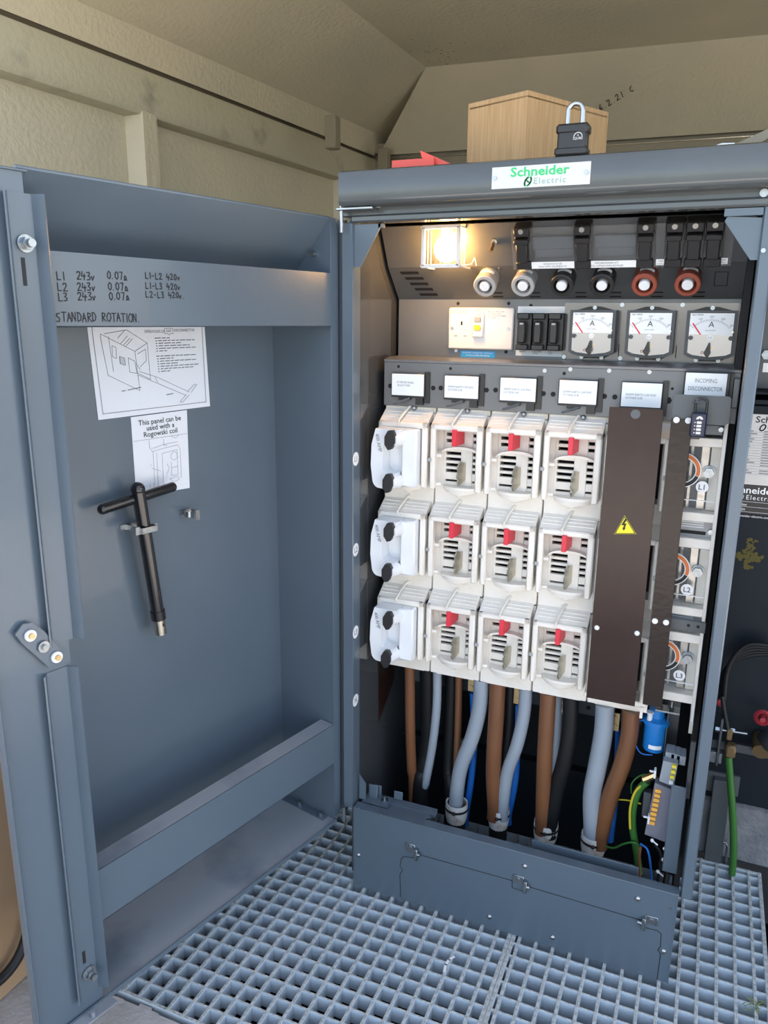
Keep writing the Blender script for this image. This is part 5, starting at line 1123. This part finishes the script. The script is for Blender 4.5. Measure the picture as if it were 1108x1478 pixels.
# earth clamp, bar, green-yellow cable
eb2 = thing('earth_clamp_bar', (.86, .47, .30), 'galvanised earth bar with clamp plate and long bolt', 'earth bar')
ZB_ = atY(1040, 1080, .48).z
m = MB(); m.box(.79, 1.15, .485, .492, ZB_-.006, ZB_+.018, .001); m.build('bar', 'dark_steel', eb2)
m = MB(); q0 = atY(1022, 1083, .47); q1 = atY(1041, 1103, .47); m.box(q0.x, q1.x, .468, .485, q1.z, q0.z, .002); m.build('angle_foot', 'zinc', eb2)
q0 = atY(1041, 1045, .468); m = MB(); m.box(q0.x-.003, q0.x+.003, .455, .485, q1.z, q0.z+.02, .001); m.build('angle_upright', 'dark_steel', eb2)
q0 = atY(1032, 1052, .465); q1 = atY(1078, 1059, .465); m = MB(); m.cyl(q0, q1, .0036, 10); m.build('stud', 'zinc', eb2)
for px, py in ((1035, 1052), (1057, 1054)): q = atY(px, py, .465); m = MB(); m.cyl(q-V((.005, 0, 0)), q+V((.005, 0, 0)), .0085, 6); m.build('nut', 'zinc', eb2)
q0 = atY(1051, 1065, .462); m = MB(); m.box(q0.x-.006, q0.x+.008, .455, .470, q0.z-.004, q0.z+.028, .002); q0 = atY(1053, 1083, .462); m.box(q0.x-.012, q0.x+.014, .446, .476, q0.z-.016, q0.z+.020, .005); m.build('clamp', 'bronze', eb2)
wire('earth_cable', [(1051, 1092), (1053, 1120), (1056, 1160), (1058, 1200), (1058, 1235), (1056, 1262)], [.462, .464, .466, .468, .468, .466], .0092, 'core_green', 'green earth cable running from the bronze clamp down through the grating', 'cable')
q = atY(1040, 1012, .49); m = MB(); m.lathe([(0, 0), (.010, .002), (.010, .012), (0, .014)], (q.x, .49, q.z), (0, -1, 0), 12); m.build('red_button', 'dark_red', None, 'small red button seen behind the right jamb', 'button')
vt = thing('drain_valve', (.93, .47, .30), 'red handwheel valve with a brass body at the picture\'s right edge', 'valve')
q = atY(1100, 1036, .47); m = MB(); m.lathe([(.010, 0), (.016, -.004), (.021, 0), (.016, .005), (.010, 0)], (q.x, .47, q.z), (0, -1, .2), 16); m.cyl((q.x, .49, q.z), (q.x, .455, q.z), .007, 10); m.build('handwheel', 'dark_red', vt)
q = atY(1098, 1086, .46); m = MB(); m.cyl((q.x, .52, q.z+.01), (q.x, .462, q.z), .021, 18); m.build('body', 'bronze', vt)
m = MB(); m.lathe([(.021, 0), (.026, .004), (.026, .05), (.02, .06)], (q.x+.012, .50, q.z+.020), (.3, -1, .3), 16); m.build('sleeve', 'dark_steel', vt)
# upright post with base plate in front of the plinth, lifting loop of the grating
m = MB(); q0 = atY(1030, 1125, .50); q1 = atY(1046, 1205, .50); m.box(q0.x, q1.x, .50, .53, 0.0, q0.z, .002); q2 = atY(1018, 1120, .50); m.box(q2.x, q1.x+.02, .522, .53, q0.z-.05, q0.z+.01); m.build('steel_post', 'tank_grey', None, 'short dark steel post standing against the concrete plinth', 'post')
p0, p1_ = atZ(1027, 1240, 0), atZ(1047, 1245, 0); m = MB(); hgt = .062
m.tube([p0+V((0, 0, -.02)), p0+V((0, 0, hgt*.85)), p0.lerp(p1_, .15)+V((0, 0, hgt)), p0.lerp(p1_, .85)+V((0, 0, hgt)), p1_+V((0, 0, hgt*.85)), p1_+V((0, 0, -.02))], .004, 8); m.build('lifting_loop', 'steel', None, 'bent wire lifting loop standing up from the far end of the grating', 'loop')

# ------------------------------------------------------------------ left foreground
cb = thing('cardboard_carton', (-.66, -.75, 0), 'large brown cardboard carton behind the open door\'s edge', 'carton')
m = MB(); m.box(-.70, -.588, -1.2, -.50, -.003, .72, .003); m.build('carton_body', 'carton', cb)
m = MB(); m.tube(smooth_path([V((-.575, -.50, .20)), V((-.56, -.56, .105)), V((-.565, -.63, .075)), V((-.57, -.72, .12)), V((-.57, -.8, .25))]), .011, 10); m.build('black_hose', 'black_rubber', None, 'black hose looping against the cardboard carton', 'hose')
# grass and a plastic strip caught in the grating
m = MB()
for k in range(26):
    q = atZ(1083+random.gauss(0, 8), 1451+random.gauss(0, 4), .001); a = random.uniform(0, 6.28); l_ = random.uniform(.008, .02)
    m.strip([q, q+V((math.cos(a)*l_, math.sin(a)*l_, random.uniform(0, .008)))], .0018, (0, 0, 1))
m.build('grass_tuft', 'grass', None, 'dry grass tuft caught on the grating near the right edge', 'grass', kind='stuff')
m = MB(); ps = [atZ(*p, .002) for p in ((655, 1381), (648, 1385), (643, 1392), (641, 1402))]; m.strip(ps, .006, (0, 0, 1)); m.build('plastic_strip', 'label_white', None, 'short white plastic offcut lying on the grating', 'offcut')
